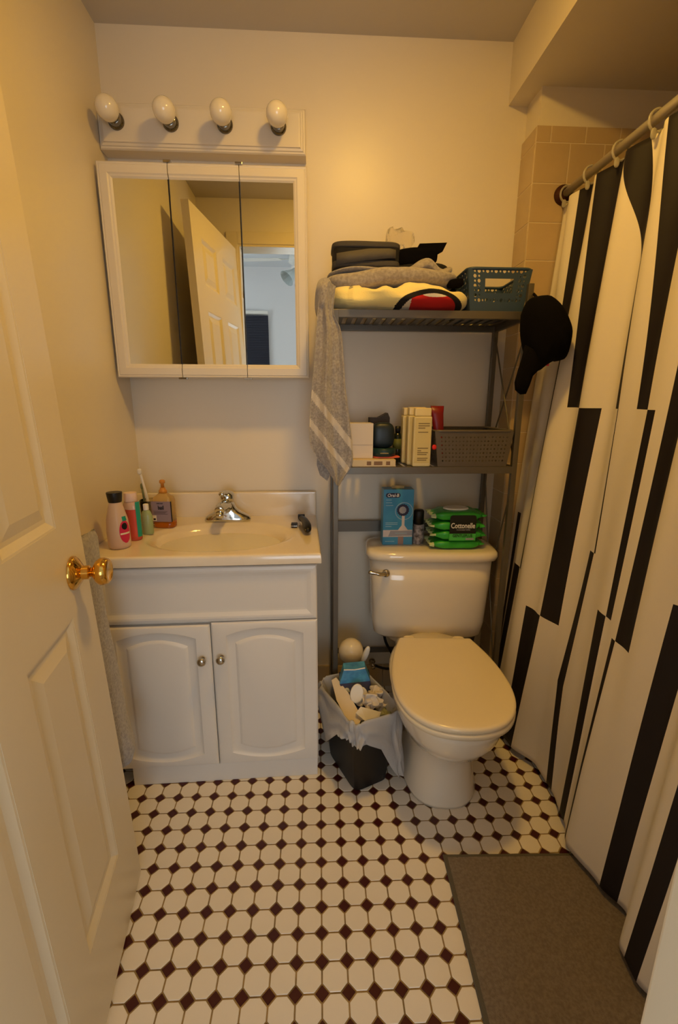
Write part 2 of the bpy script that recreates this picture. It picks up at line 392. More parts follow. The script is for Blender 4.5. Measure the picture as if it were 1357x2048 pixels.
# ================================================================== VANITY
VX0, VX1, VF = .028, .655, -.452; VTOP = .737; CT = .767
va = thing('vanity_cabinet', 'white vanity cabinet with two arched-panel doors under the sink', 'cabinet', (.34, -.23, 0))
obj('body', B((VX0, VX1, VF, -.004, .066, VTOP - .001), bev=.002), M_van, va)
obj('toe_kick', B((VX0 + .042, VX1 - .003, VF - .010, VF + .012, 0, .0645), bev=.002), M_van, va)
obj('side_panel', B((VX1 - .018, VX1, VF + .03, -.02, 0, .0655)), M_van, va)
def arch_panel(x0, x1, z0, z1, yf, th, mar, arch, name, par):
    n = 14
    def ring(i, y, a, rect=False):
        X0, X1, Z0, Z1 = x0 + i, x1 - i, z0 + i, z1 - i; pts = []
        if rect: a = 0
        c = lambda t: 4 * t * (1 - t)
        for k in range(n): t = k / n; pts.append(V((X0 + (X1 - X0) * t, y, Z0 - a * c(t))))
        for k in range(n): t = k / n; pts.append(V((X1, y, Z0 + (Z1 - Z0) * t)))
        for k in range(n): t = k / n; pts.append(V((X1 + (X0 - X1) * t, y, Z1 + a * c(t))))
        for k in range(n): t = k / n; pts.append(V((X0, y, Z1 + (Z0 - Z1) * t)))
        return pts
    rings = [ring(0, yf + th, 0, True), ring(0, yf + .005, 0, True), ring(.004, yf + .001, 0, True), ring(.007, yf, 0, True), ring(mar, yf, arch), ring(mar + .004, yf + .0035, arch), ring(mar + .012, yf + .006, arch), ring(mar + .026, yf + .0055, arch), ring(mar + .032, yf + .0015, arch), ring(mar + .036, yf + .0005, arch)]
    return autosmooth(obj(name, loft(rings), M_van, par), 25)
DF = VF - .019
def knob(x, z, par):
    k = obj('knob', lathe([(.0055, 0), (.0055, .010), (.0065, .013), (.0125, .018), (.0135, .022), (.011, .027), (.004, .029), (.0005, .0292)], (x, DF, z), (0, -1, 0), n=20), M_nickel, par, smooth=True); k['label'] = 'brushed nickel door knob'
dl = arch_panel(VX0, .3395, .068, .552, DF, .018, .042, .022, 'cabinet_door', va)
dr = arch_panel(.3425, VX1, .068, .558, DF, .018, .042, .022, 'cabinet_door', va)
knob(.314, .445, dl); knob(.369, .448, dr)
# false drawer front
def rring(i, y, x0=VX0, x1=VX1, z0=.560, z1=.730): return [V((x0 + i, y, z0 + i)), V((x1 - i, y, z0 + i)), V((x1 - i, y, z1 - i)), V((x0 + i, y, z1 - i))]
obj('drawer_front', loft([rring(0, DF + .018), rring(0, DF + .006), rring(.003, DF + .002), rring(.012, DF), rring(.018, DF + .0005), rring(.03, DF + .005), rring(.036, DF + .0055)]), M_van, va)
# countertop with integral basin
ct = thing('sink_countertop', 'cream cultured-marble countertop with an oval basin and backsplash', 'countertop', (.34, -.24, VTOP))
cx0, cx1, cy0, cy1 = .002, .668, -.478, -.001
bcx, bcy, bra, brb = .352, -.275, .225, .155
def cz(x, y):
    r = math.hypot((x - bcx) / bra, (y - bcy) / brb)
    if r >= 1.08: h = 0
    elif r > .93:
        t = (1.08 - r) / .15; h = -.010 * t * t * (3 - 2 * t) * 1.0
    else: h = -.010 - .105 * (1 - (r / .93) ** 2.4)
    e = min(x - cx0, cx1 - x) * 0 + min(cx1 - x, y - cy0)
    if e < .008: h -= .008 - math.sqrt(max(0, .008 ** 2 - (.008 - e) ** 2))
    return CT + h
NX, NY = 110, 84
def edge_grid(a, b, n, hi, lo):
    c = [a + (b - a) * k / n for k in range(n + 1)]
    if hi: c = sorted(c + [b - .0015, b - .003, b - .0045])
    if lo: c = sorted(c + [a + .0015, a + .003, a + .0045])
    return c
gx = edge_grid(cx0, cx1, NX, True, False); gy = edge_grid(cy0, cy1, NY, False, True)
bm = bmesh.new(); vs = [[bm.verts.new((x, y, cz(x, y))) for y in gy] for x in gx]
for i in range(len(gx) - 1):
    for j in range(len(gy) - 1): bm.faces.new((vs[i][j], vs[i + 1][j], vs[i + 1][j + 1], vs[i][j + 1]))
lowf = [bm.verts.new((v[0].co.x, cy0, VTOP)) for v in vs]
for i in range(len(gx) - 1): bm.faces.new((vs[i][0], lowf[i], lowf[i + 1], vs[i + 1][0]))
lowr = [bm.verts.new((cx1, v.co.y, VTOP)) for v in vs[-1]]
for j in range(len(gy) - 1): bm.faces.new((vs[-1][j], lowr[j], lowr[j + 1], vs[-1][j + 1]))
obj('basin_top', bm, M_marble, ct, smooth=True)
obj('underside', B((cx0, cx1 - .002, cy0 + .002, cy0 + .05, VTOP - .0005, VTOP + .004)), M_marble, ct)
obj('backsplash', B((cx0, .668, -.021, -.001, CT - .004, .858), bev=.006, seg=3), M_marble, ct)
obj('drain', lathe([(.022, 0), (.022, .002), (.016, .003), (.002, .001)], (bcx, bcy, cz(bcx, bcy) + .0005)), M_chrome, ct, smooth=True)
# faucet
fa = thing('faucet', 'chrome single-handle faucet at the back of the sink', 'faucet', (.345, -.075, CT))
fx, fy = .345, -.082
rings = []
for h, a, b in ((0, .082, .028), (.006, .083, .029), (.014, .080, .027), (.024, .066, .025), (.034, .046, .024), (.046, .032, .024), (.058, .026, .025), (.066, .024, .024)):
    rings.append([V((fx + a * math.copysign(abs(math.cos(t)) ** .7, math.cos(t)), fy + b * math.sin(t), CT + h)) for t in [k * 2 * PI / 32 for k in range(32)]])
obj('base', loft(rings), M_chrome, fa, smooth=True)
obj('spout', tube(spline([(fx, fy + .005, CT + .045), (fx - .003, fy - .04, CT + .062), (fx - .008, fy - .085, CT + .064), (fx - .010, fy - .105, CT + .058)], 6), [.022] * 6 + [.020] * 6 + [.018] * 6 + [.017]), M_chrome, fa, smooth=True)
obj('aerator', lathe([(.013, 0), (.0135, -.018), (.011, -.020)], (fx - .010, fy - .098, CT + .055)), M_chrome, fa, smooth=True)
obj('handle', sq((fx + .002, fy - .002, CT + .088), (.025, .030, .022), 2.4, 8), M_chrome, fa, smooth=True)
obj('lever', tube(spline([(fx, fy - .01, CT + .100), (fx - .006, fy - .035, CT + .106), (fx - .012, fy - .055, CT + .107)], 5), [.012] * 4 + [.010] * 4 + [.009] * 2 + [.007]), M_chrome, fa, smooth=True)

# ------------------------------------------------------------------ items on the counter
Zc = CT + .0006
def bottle(name, label, cat, loc, prof, mt, sx=1, sy=1, rz=0, parts=()):
    t = thing(name, label, cat, (loc[0], loc[1], loc[2]), rz)
    o = obj('body', lathe(prof, (0, 0, 0), n=32, sx=sx, sy=sy), mt, t, world=False, smooth=True); autosmooth(o, 50)
    for nm, pr, mm, a, b in parts:
        o = obj(nm, lathe(pr, (0, 0, 0), n=32, sx=a, sy=b), mm, t, world=False, smooth=True); autosmooth(o, 50)
    return t
def label_patch(t, r0, r1, z0, z1, a0, a1, mt, name='label', sx=1, sy=1, n=12, shape=None, eps=.0006):
    """curved label hugging a round body; r from z"""
    bm = bmesh.new(); nz = 10; vs = []
    for j in range(nz + 1):
        v = j / nz; z = z0 + (z1 - z0) * v; r = r0 + (r1 - r0) * v if not callable(r0) else r0(z)
        k = shape(v) if shape else 1; am = (a0 + a1) / 2; hw = (a1 - a0) / 2 * k
        vs.append([bm.verts.new(((r + eps) * sx * math.cos(am - hw + 2 * hw * i / n), (r + eps) * sy * math.sin(am - hw + 2 * hw * i / n), z)) for i in range(n + 1)])
    for a, b in zip(vs, vs[1:]):
        for i in range(n): bm.faces.new((a[i], a[i + 1], b[i + 1], b[i]))
    return obj(name, bm, mt, t, world=False, smooth=True)
M_frostb = mat('frosted_bottle', (236, 212, 196), .35, trans=.25, c2=(232, 200, 180), vscale=10)
M_cap = mat('dark_cap', (30, 26, 24), .4)
pr1 = [(.026, 0), (.030, .003), (.0315, .012), (.0315, .055), (.029, .085), (.0225, .112), (.0175, .132), (.0165, .137)]
def rad1(z):
    for (ra, za), (rb, zb) in zip(pr1, pr1[1:]):
        if za <= z <= zb: return ra + (rb - ra) * (z - za) / (zb - za)
    return .02
t = bottle('remover_bottle', 'frosted bottle with a black cap nearest the door on the countertop', 'bottle', (.078, -.405, Zc), pr1, M_frostb, parts=[('cap', [(.0175, .136), (.0185, .138), (.0215, .163), (.021, .165), (.0005, .165)], M_cap, 1, 1)])
M_pink = mat('magenta_label', (206, 40, 84), .4); M_teal = mat('teal_label', (30, 150, 130), .4)
label_patch(t, rad1, 0, .018, .085, math.radians(-62), math.radians(2), M_pink, shape=lambda v: math.sqrt(max(0, 1 - (2 * v - 1) ** 2 * .96)))
label_patch(t, rad1, 0, .083, .096, math.radians(-40), math.radians(-12), M_teal, name='label_top', eps=.0009)
label_patch(t, rad1, 0, .058, .078, math.radians(-48), math.radians(-16), M_blk, name='emblem', eps=.001, shape=lambda v: math.sqrt(max(0, 1 - (2 * v - 1) ** 2 * .97)))
label_patch(t, rad1, 0, .044, .049, math.radians(-58), math.radians(-4), M_whp, name='label_band', eps=.001)
M_pinkl = mat('pink_liquid', (238, 104, 88), .12, trans=.45)
M_paleb = mat('pale_bottle', (240, 206, 186), .15, trans=.4)
t = bottle('remover_bottle', 'bottle of pink liquid with a teal label and pale cap', 'bottle', (.090, -.325, Zc), [(.024, 0), (.027, .003), (.0275, .01), (.0275, .098)], M_pinkl, sy=.75, rz=-.5,
           parts=[('shoulder', [(.0275, .0985), (.027, .112), (.022, .121), (.016, .1215)], M_paleb, 1, .75), ('cap', [(.0185, .122), (.019, .123), (.0185, .148), (.0005, .149)], mat('pale_cap', (236, 208, 194), .4), 1, 1)])
label_patch(t, .0275, .0275, .012, .122, math.radians(-22), math.radians(28), M_teal, sy=.75)
M_green = mat('pale_green_plastic', (176, 196, 140), .3, trans=.3)
bottle('dropper_bottle', 'small pale green bottle tucked behind the pink one', 'bottle', (.112, -.268, Zc), [(.016, 0), (.018, .003), (.018, .06), (.013, .075), (.0075, .08)], M_green, sy=.7, parts=[('cap', [(.0085, .0805), (.0085, .098), (.006, .1), (.0005, .1)], M_white, 1, 1)])
t = thing('glass_mug', 'clear glass mug with a handle against the backsplash', 'mug', (.078, -.135, Zc))
obj('body', lathe([(.030, 0), (.032, .002), (.034, .085), (.0325, .086), (.0305, .005), (.0005, .0045)], n=32), M_clear, t, world=False, smooth=True)
obj('handle', tube(spline([(.031, -.01, .074), (.050, -.016, .074), (.056, -.018, .06), (.055, -.018, .035), (.046, -.014, .018), (.031, -.01, .014)], 5), .0035, 8), M_clear, t, world=False, smooth=True)
t = thing('toothbrush', 'white toothbrush leaning upright in the glass mug', 'toothbrush', (.072, -.135, Zc + .006))
obj('handle', tube(spline([(.083, -.133, Zc + .008), (.072, -.137, Zc + .08), (.060, -.140, Zc + .16), (.057, -.142, Zc + .176)], 5), [.005] * 8 + [.0042] * 7 + [.0035], 10), M_white, t, smooth=True)
obj('head', sq((.055, -.142, Zc + .186), (.007, .0055, .010), 3, 5), M_white, t, smooth=True)
t = thing('toothbrush', 'grey-green toothbrush tip showing beside the pale cap', 'toothbrush', (.066, -.128, Zc + .006))
obj('handle', tube([(.060, -.128, Zc + .008), (.050, -.118, Zc + .12)], .004, 8), mat('greygreen_plastic', (120, 128, 96), .5), t, smooth=True)
obj('head', sq((.0493, -.1175, Zc + .13), (.0055, .0045, .011), 3, 5), MATS['greygreen_plastic'], t, smooth=True)
M_amber = mat('amber_soap', (206, 112, 18), .15, trans=.45); M_soapb = mat('clear_soap_bottle', (226, 190, 120), .1, trans=.55)
t = thing('soap_bottle', 'clear pump bottle of amber soap with a purple-grey label', 'bottle', (.140, -.178, Zc), -.12)
def rsq(z, a, b, e=3.2, n=36): return [V((a * math.copysign(abs(math.cos(k * 2 * PI / n)) ** (2 / e), math.cos(k * 2 * PI / n)), b * math.copysign(abs(math.sin(k * 2 * PI / n)) ** (2 / e), math.sin(k * 2 * PI / n)), z)) for k in range(n)]
obj('soap', loft([rsq(0, .033, .022), rsq(.003, .0355, .0245), rsq(.024, .036, .025)]), M_amber, t, world=False, smooth=True)
obj('body', loft([rsq(.0243, .036, .025), rsq(.093, .036, .025), rsq(.104, .032, .022), rsq(.113, .020, .016), rsq(.118, .014, .013)]), M_soapb, t, world=False, smooth=True)
lab = obj('label', B((-.0335, .0335, -.0262, -.0252, .023, .093)), mat('purple_label', (142, 124, 134), .5), t, world=False)
obj('label_edge', B((.0335, .0348, -.0262, -.0205, .023, .093)), M_blk, t, world=False)
obj('neck', lathe([(.0135, .1183), (.0135, .128), (.009, .13), (.009, .136)], n=20), mat('amber_pump', (222, 150, 60), .3, trans=.3), t, world=False, smooth=True)
obj('pump', lathe([(.0055, .1363), (.0055, .150), (.0095, .152), (.0095, .160), (.006, .163), (.0005, .1635)], n=16), MATS['amber_pump'], t, world=False, smooth=True)
def ltext(par, s, size, x, z, y, mt, bold=0, sx=1, align='CENTER'):
    M = wm(par); o = M @ V((x, y, z)); xd = M.to_3x3() @ V((1, 0, 0)); yd = M.to_3x3() @ V((0, 0, 1))
    return text('lettering', s, size, o, xd, yd, mt, par, bold, sx, align)
ltext(t, 'basil', .019, 0, .066, -.0265, M_blk, .0006, .62)
ltext(t, 'HAND SOAP', .0055, -.003, .0845, -.0265, M_blk, .0001, .7)
obj('fine_print', B(*[(-.027 + (k % 2) * .002, .022 - (k % 3) * .004, -.0266, -.0261, .059 - k * .0032, .0602 - k * .0032) for k in range(4)]), mat('print_brown', (84, 66, 66), .6), t, world=False)
obj('barcode_panel', B((-.031, -.018, -.0267, -.0261, .026, .045)), M_whp, t, world=False)
obj('barcode', B((-.0285, -.0205, -.0270, -.0266, .029, .035)), M_blk, t, world=False)
# trimmer
t = thing('hair_trimmer', 'black and silver hair trimmer lying on the right of the counter', 'trimmer', (.612, -.25, Zc))
pA = V((.594, -.155, Zc + .014)); pB = V((.618, -.315, Zc + .014))
pA = px(612, 1043, -.19); pA.z = Zc + .024; pB = px(620, 1072, -.30); pB.z = Zc + .016
pA = V((.606, -.155, Zc + .019)); pB = V((.632, -.315, Zc + .017))
obj('body', tube(spline([pA, pA.lerp(pB, .35) + V((.004, 0, .004)), pA.lerp(pB, .7) + V((.003, 0, .002)), pB], 5), [.010, .011, .0118, .0122, .0125, .013, .0135, .014, .0145, .015, .015, .0145, .0135, .012, .009, .004], 14), M_black, t, smooth=True)
obj('trim_strip', tube([pA + V((-.010, -.01, -.003)), pA.lerp(pB, .5) + V((-.0105, 0, .003)), pB + V((-.007, .004, .002))], [.003, .0045, .002], 8), M_nickel, t, smooth=True)
hd = obj('head', B((pA.x - .012, pA.x + .012, pA.y, pA.y + .012, pA.z - .012, pA.z + .012), bev=.002), M_black, t)
t = thing('trimmer_comb', 'small black guard comb beside the hair trimmer', 'comb', (.585, -.24, Zc))
obj('comb_body', B((.572, .594, -.215, -.190, Zc, Zc + .014), bev=.003), M_black, t)
for k in range(6): obj('tooth', B((.5735 + k * .0034, .5753 + k * .0034, -.2185, -.2158, Zc + .0045, Zc + .010)), M_nickel, t)

# ================================================================== MEDICINE CABINET + LIGHT BAR
mc = thing('medicine_cabinet', 'white medicine cabinet with three mirrored doors above the sink', 'cabinet', (.325, 0, 1.262)); mc.rotation_euler = (0, -.007, 0)
X0, X1, Z0, Z1, MF = .010, .640, 1.264, 1.884, -.127
obj('body', B((X0 + .010, X1 - .010, MF + .022, -.001, Z0 + .010, Z1 - .010), bev=.002), M_wood, mc)
sd = [X0, .2205, .434, X1]; FWD = .043
for i in range(3):
    a, b = sd[i] + (.0012 if i else 0), sd[i + 1] - (.0012 if i < 2 else 0)
    dd = obj('cabinet_door', B((a + .001, b - .001, MF + .0125, MF + .020, Z0 + .001, Z1 - .001)), M_wood, mc)
    def bar(p0, p1, inn, m0, m1):
        prof = [(0, .020), (0, .004), (.003, .001), (.007, .0022), (.009, 0), (.030, 0), (.034, .003), (.038, .004), (FWD, .008), (FWD, .0122), (.001, .0122), (.001, .020)]
        d = (V(p1) - V(p0)).normalized()
        obj('frame_rail', loft([[V(p0) + V(inn) * w + d * (w * m0) + V((0, y, 0)) for w, y in prof], [V(p1) + V(inn) * w - d * (w * m1) + V((0, y, 0)) for w, y in prof]]), M_wood, dd)
    bar((a, MF, Z1), (b, MF, Z1), (0, 0, -1), 1 if i == 0 else 0, 1 if i == 2 else 0)
    bar((a, MF, Z0), (b, MF, Z0), (0, 0, 1), 1 if i == 0 else 0, 1 if i == 2 else 0)
    if i == 0: bar((a, MF, Z0), (a, MF, Z1), (1, 0, 0), 1, 1)
    if i == 2: bar((b, MF, Z0), (b, MF, Z1), (-1, 0, 0), 1, 1)
    ma, mb = a + (FWD - .002 if i == 0 else 0), b - (FWD - .002 if i == 2 else 0)
    mr = obj('mirror', B((ma, mb, MF + .008, MF + .012, Z0 + FWD - .002, Z1 - FWD + .002)), M_mirror, dd)
    if i < 2:
        obj('hinge', B((b - .010, b + .012, MF - .002, MF + .018, Z1 - .001, Z1 + .006), bev=.001), M_nickel, dd)
        obj('hinge', B((b - .012, b + .016, MF - .001, MF + .014, Z0 - .005, Z0 + .0005), bev=.001), M_nickel, dd)
        obj('mirror_edge', B((mb - .0022, mb + .0008, MF + .0065, MF + .008, Z0 + FWD, Z1 - FWD)), M_black, dd)
lbx = thing('vanity_light_bar', 'white vanity light bar with four unlit bulbs above the mirrors', 'light', (.32, 0, 1.944)); lbx.rotation_euler = (0, -.004, 0)
def lr(i, y): return [V((.001 + i, y, 1.945 + i)), V((.636 - i, y, 1.945 + i)), V((.636 - i, y, 2.070 - i)), V((.001 + i, y, 2.070 - i))]
obj('back_plate', loft([lr(0, -.001), lr(0, -.052), lr(.003, -.056), lr(.007, -.057), lr(.009, -.060), lr(.015, -.062), lr(.017, -.0655), lr(.021, -.066)]), M_wood, lbx)
M_bulb = mat('opal_bulb', (236, 228, 210), .08, coat=.6)
for bx_ in (.062, .225, .389, .553):
    bz = 2.014
    s = obj('socket', lathe([(.024, .0655), (.0245, .069), (.022, .073), (.020, .075), (.0205, .094), (.0185, .095), (.0175, .077), (.0005, .077)], (bx_, 0, bz), (0, -1, 0), n=28), mat('dark_chrome', (120, 116, 108), .14, 1), lbx, smooth=True); autosmooth(s, 40)
    obj('light_bulb', lathe([(.013, .079), (.0135, .092), (.017, .098), (.025, .108), (.0305, .121), (.032, .131), (.030, .144), (.023, .154), (.012, .161), (.0005, .163)], (bx_, 0, bz), (0, -1, 0), n=28), M_bulb, lbx, smooth=True)

# ================================================================== TOILET
TA = math.radians(-4.0)
to = thing('toilet', 'cream two-piece toilet with closed lid under the metal rack', 'toilet', (1.082, -.026, 0), TA)
def tb(pts): return pts
def egg(cy, a, bf, bb, z, n=40, e=2.2, w=0):
    """ring: half width a, front reach bf, back reach bb about centre cy (local y, front negative)"""
    out = []
    for k in range(n):
        t = k * 2 * PI / n; c, s = math.cos(t), math.sin(t)
        x = a * math.copysign(abs(c) ** (2 / e), c); y = math.copysign(abs(s) ** (2 / e), s) * (bb if s > 0 else bf)
        out.append(V((x, cy + y, z)))
    return out
obj('bowl', loft([egg(-.42, .116, .178, .26, 0, e=2.6), egg(-.42, .118, .180, .26, .012, e=2.6), egg(-.42, .111, .173, .25, .04, e=2.5), egg(-.42, .103, .166, .24, .11, e=2.4), egg(-.42, .103, .168, .24, .17, e=2.3),
    egg(-.43, .112, .195, .24, .205), egg(-.45, .138, .235, .26, .245), egg(-.465, .157, .262, .27, .30), egg(-.47, .165, .270, .275, .345), egg(-.47, .167, .272, .28, .362), egg(-.47, .158, .264, .27, .368)]), M_porc, to, world=False, smooth=True)
obj('deck', sq((0, -.145, .305), (.118, .115, .045), 4, 8), M_porc, to, world=False, smooth=True)
def lidring(z, k=1, i=0):
    pts = []
    pr = [(-.122, -.300), (-.135, -.34), (-.152, -.40), (-.163, -.46), (-.169, -.52), (-.168, -.58), (-.157, -.64), (-.134, -.69), (-.098, -.727), (-.052, -.747), (0, -.753)]
    full = pr + [(-x, y) for x, y in pr[-2::-1]]
    for x, y in spline([(x, y, 0) for x, y in full], 3) and [(p.x, p.y) for p in spline([(x, y, 0) for x, y in full], 3)]:
        d = V((x, y + .5)) if False else None
        l = math.hypot(x, y + .5); s = (l - i) / l
        pts.append(V((x * s, -.5 + (y + .5) * s, z)))
    return pts
obj('seat', loft([lidring(.3685, i=.006), lidring(.370, i=.001), lidring(.382, i=0), lidring(.3855, i=.003)]), M_seat, to, world=False, smooth=True)
lo = obj('lid', loft([lidring(.3875, i=.004), lidring(.389, i=.0015), lidring(.398, i=.001), lidring(.4025, i=.004), lidring(.404, i=.010), lidring(.4045, i=.03)]), M_seat, to, world=False, smooth=True)
for s in (-1, 1): obj('hinge', sq((s * .085, -.288, .385), (.022, .016, .013), 3, 5), M_seat, to, world=False, smooth=True)
for s in (-1, 1): obj('bolt_cap', lathe([(.014, .0), (.013, .012), (.007, .018), (.0005, .019)], (s * .118, -.30, .0), n=16), M_porc, to, world=False, smooth=True)
def tk(z, hw, yf, yb, r=5): return [V((x, y, z)) for x, y in [((hw) * math.copysign(abs(math.cos(t)) ** (2 / r), math.cos(t)), (yf + yb) / 2 + (yb - yf) / 2 * math.copysign(abs(math.sin(t)) ** (2 / r), math.sin(t))) for t in [k * 2 * PI / 48 for k in range(48)]]]
obj('tank', loft([tk(.335, .165, -.175, -.03), tk(.338, .186, -.19, -.022), tk(.352, .202, -.200, -.016), tk(.40, .209, -.206, -.014), tk(.55, .216, -.212, -.012), tk(.645, .219, -.215, -.012)]), M_porc, to, world=False, smooth=True)
obj('tank_outlet', sq((0.0, -.11, .325), (.145, .075, .022), 4, 6), M_porc, to, world=False, smooth=True)
obj('tank_lid', loft([tk(.6455, .222, -.218, -.010), tk(.648, .231, -.226, -.007), tk(.660, .235, -.230, -.006), tk(.672, .233, -.228, -.006), tk(.679, .226, -.222, -.010), tk(.681, .21, -.206, -.02)]), M_porc, to, world=False, smooth=True)
lv = obj('flush_lever', tube(spline([(-.168, -.222, .604), (-.185, -.231, .604), (-.205, -.233, .609), (-.228, -.231, .612)], 5), [.0085] * 4 + [.007] * 4 + [.006] * 4 + [.0065] * 3 + [.004], 12), M_nickel, to, world=False, smooth=True); lv['label'] = 'nickel flush lever'
obj('lever_boss', lathe([(.0135, 0), (.0135, .008), (.011, .012), (.0005, .013)], (-.165, -.213, .603), (0, -1, 0), n=20), M_nickel, to, world=False, smooth=True)
hs = thing('supply_hose', 'black water supply hose looping from under the toilet tank', 'hose', (.93, -.07, .06))
obj('hose', tube(spline([(.918, -.10, .335), (.928, -.11, .27), (.958, -.115, .21), (.966, -.11, .165), (.945, -.09, .135), (.905, -.055, .125), (.890, -.03, .124)], 6), .0055, 10), M_black, hs, smooth=True)
obj('valve', lathe([(.014, 0), (.014, .006), (.008, .008), (.008, .03), (.011, .032), (.011, .045), (.001, .046)], (.889, -.012, .124), (0, -1, 0), n=16), M_nickel, hs, smooth=True)

# ================================================================== RACK
rk = thing('toilet_rack', 'pewter metal two-shelf rack standing over the toilet', 'rack', (1.012, -.155, 0))
LX, RX_, FY, BKY = .722, 1.302, -.280, -.030
S1, S2 = 1.452, .985
PT = .0085
for x in (LX, RX_):
    for y in (FY, BKY):
        obj('post', B((x - PT, x + PT, y - PT, y + PT, 0, S1 - .0005 if (x == LX and y == FY) else 1.53), bev=.0015), M_rack, rk)
def shelf(z, slats):
    r = [(LX, RX_, FY - .008, FY + .008, z - .022, z), (LX, RX_, BKY - .008, BKY + .008, z - .022, z), (LX - .006, LX + .006, FY, BKY, z - .022, z), (RX_ - .006, RX_ + .006, FY, BKY, z - .022, z)]
    obj('shelf_frame', B(*r, bev=.001), M_rack, rk)
    for k in range(slats):
        x = LX + .02 + (RX_ - LX - .04) * k / (slats - 1)
        obj('slat', B((x - .0085, x + .0085, FY + .008, BKY - .008, z - .004, z)), M_rack, rk)
shelf(S1, 18); shelf(S2, 18)
obj('back_bar', B((LX, RX_, BKY - .004, BKY + .004, .700, .742)), M_rack, rk)
obj('back_bar', B((LX, RX_, BKY - .006, BKY + .006, .178, .196)), M_rack, rk)
obj('top_rail', B((LX, RX_, BKY - .006, BKY + .006, 1.512, 1.528)), M_rack, rk)
for x in (LX, RX_):
    obj('side_rail', B((x - .005, x + .005, FY, BKY, .178, .196)), M_rack, rk)
    for za, zb in ((S2 + .01, S1 - .03), (.20, S2 - .03)):
        obj('cross_brace', tube([(x, FY, za), (x, BKY, zb)], .0028, 6), M_rack, rk)
        obj('cross_brace', tube([(x + .006, BKY, za), (x + .006, FY, zb)], .0028, 6), M_rack, rk)

# ------------------------------------------------------------------ top shelf items
# folded yellow towel with print
def ytow(p, q):
    q = q.copy()
    q.z += .012 * math.sin(p.x * 5.2 + .6) * max(0, p.z) + .004 * math.sin(p.x * 17) * max(0, p.z)
    if p.x < -.6: q.z += .006 * (p.z > 0)
    q.z *= 1 - .18 * max(0, -p.y) * (1 - abs(p.x))
    q.y += .006 * math.sin(p.x * 9 + p.z * 2) * max(0, -p.y) + (.012 if p.x < -.72 else 0) * max(0, -p.y)
    q.z += .004 * math.sin(p.x * 23 + 1) * max(0, p.z) * max(0, -p.y)
    return q
yt = thing('yellow_towel', 'folded pale yellow towel with a red, black and white print', 'towel', (.935, -.185, S1))
yb_ = sq((.917, -.200, S1 + .036), (.209, .122, .037), 3.2, 30, .006, 14, 3, fn=ytow)
# printed patch: assign materials by position on the front face
def in_print(c):
    x, z_ = c.x, c.z - S1
    e = math.hypot((x - 1.0) / .112, (z_ + .012) / .063)
    if c.y > -.215: return 0
    if e > 1.0: return 0
    if e > .80: return 1
    if math.hypot((x - 1.01) / .040, (z_ - .038) / .009) < 1: return 3
    if x < .938 - (z_ - .02) * .2 and z_ > .001 : return 3
    return 2
# dense mesh for crisp print
bmesh.ops.subdivide_edges(yb_, edges=[e for e in yb_.edges if min(v.co.y for v in e.verts) < -.19 and max(v.co.x for v in e.verts) > .86], cuts=3, use_grid_fill=True)
for v in yb_.verts: v.co.z = max(v.co.z, S1 + .0006)
for f in yb_.faces: f.material_index = in_print(f.calc_center_median())
obj('towel_body', yb_, None, yt, smooth=True, mats=[M_yel, M_blk, M_red, M_whp])
# grey folded sweater on it
def gsw(p, q):
    q = q.copy(); q.z += .006 * math.sin(p.x * 4 + 1) + (.010 * p.x if p.x > 0 else .006 * p.x) - .010 * max(0, -p.y) * max(0, -p.z)
    return q
gs = thing('folded_sweatshirt', 'folded heather-grey sweatshirt lying on the yellow towel', 'clothing', (.90, -.18, S1 + .075))
obj('fold_lower', sq((.895, -.180, S1 + .094), (.205, .115, .026), 3.0, 26, .006, 11, 5, fn=gsw), M_grey, gs, smooth=True)
obj('sleeve', sq((1.00, -.190, S1 + .128), (.082, .060, .020), 2.6, 16, .012, 16, 9, fn=lambda p, q: V((q.x, q.y, q.z + .012 * math.cos(p.x * 5)))), M_grey, gs, smooth=True)
obj('fold_upper', sq((.86, -.175, S1 + .116), (.16, .10, .008), 3.0, 18, .005, 12, 6), M_grey, gs, smooth=True)
# toiletry bag
bg = thing('toiletry_bag', 'dark grey zipped toiletry bag on top of the sweatshirt', 'bag', (.815, -.19, S1 + .13))
M_bag = mat('bag_nylon', (66, 62, 58), .8, bump=.4, bscale=500); M_bagd = mat('bag_mesh', (22, 20, 20), .9)
M_bags = mat('bag_strap', (82, 77, 70), .75, bump=.4, bscale=600)
bz0 = S1 + .122
obj('body', sq((.815, -.19, bz0 + .034), (.100, .060, .034), 6, 12, .002, 20, 2), M_bagd, bg, smooth=True)
obj('lid', sq((.815, -.19, bz0 + .062), (.103, .063, .011), 5, 10, .0015, 14, 3), M_bag, bg, smooth=True)
obj('lower_band', sq((.815, -.192, bz0 + .012), (.102, .062, .012), 5, 10, .0015, 14, 4), M_bag, bg, smooth=True)
obj('strap', loft([[p, p + V((0, .003, 0)), p + V((0, .003, h)), p + V((0, 0, h))] for p, h in [(V((.725, -.252, bz0 + .006)), .030), (V((.76, -.258, bz0 + .010)), .030), (V((.82, -.259, bz0 + .018)), .030), (V((.88, -.257, bz0 + .024)), .026), (V((.90, -.252, bz0 + .026)), .022)]]), M_bags, bg, smooth=True)
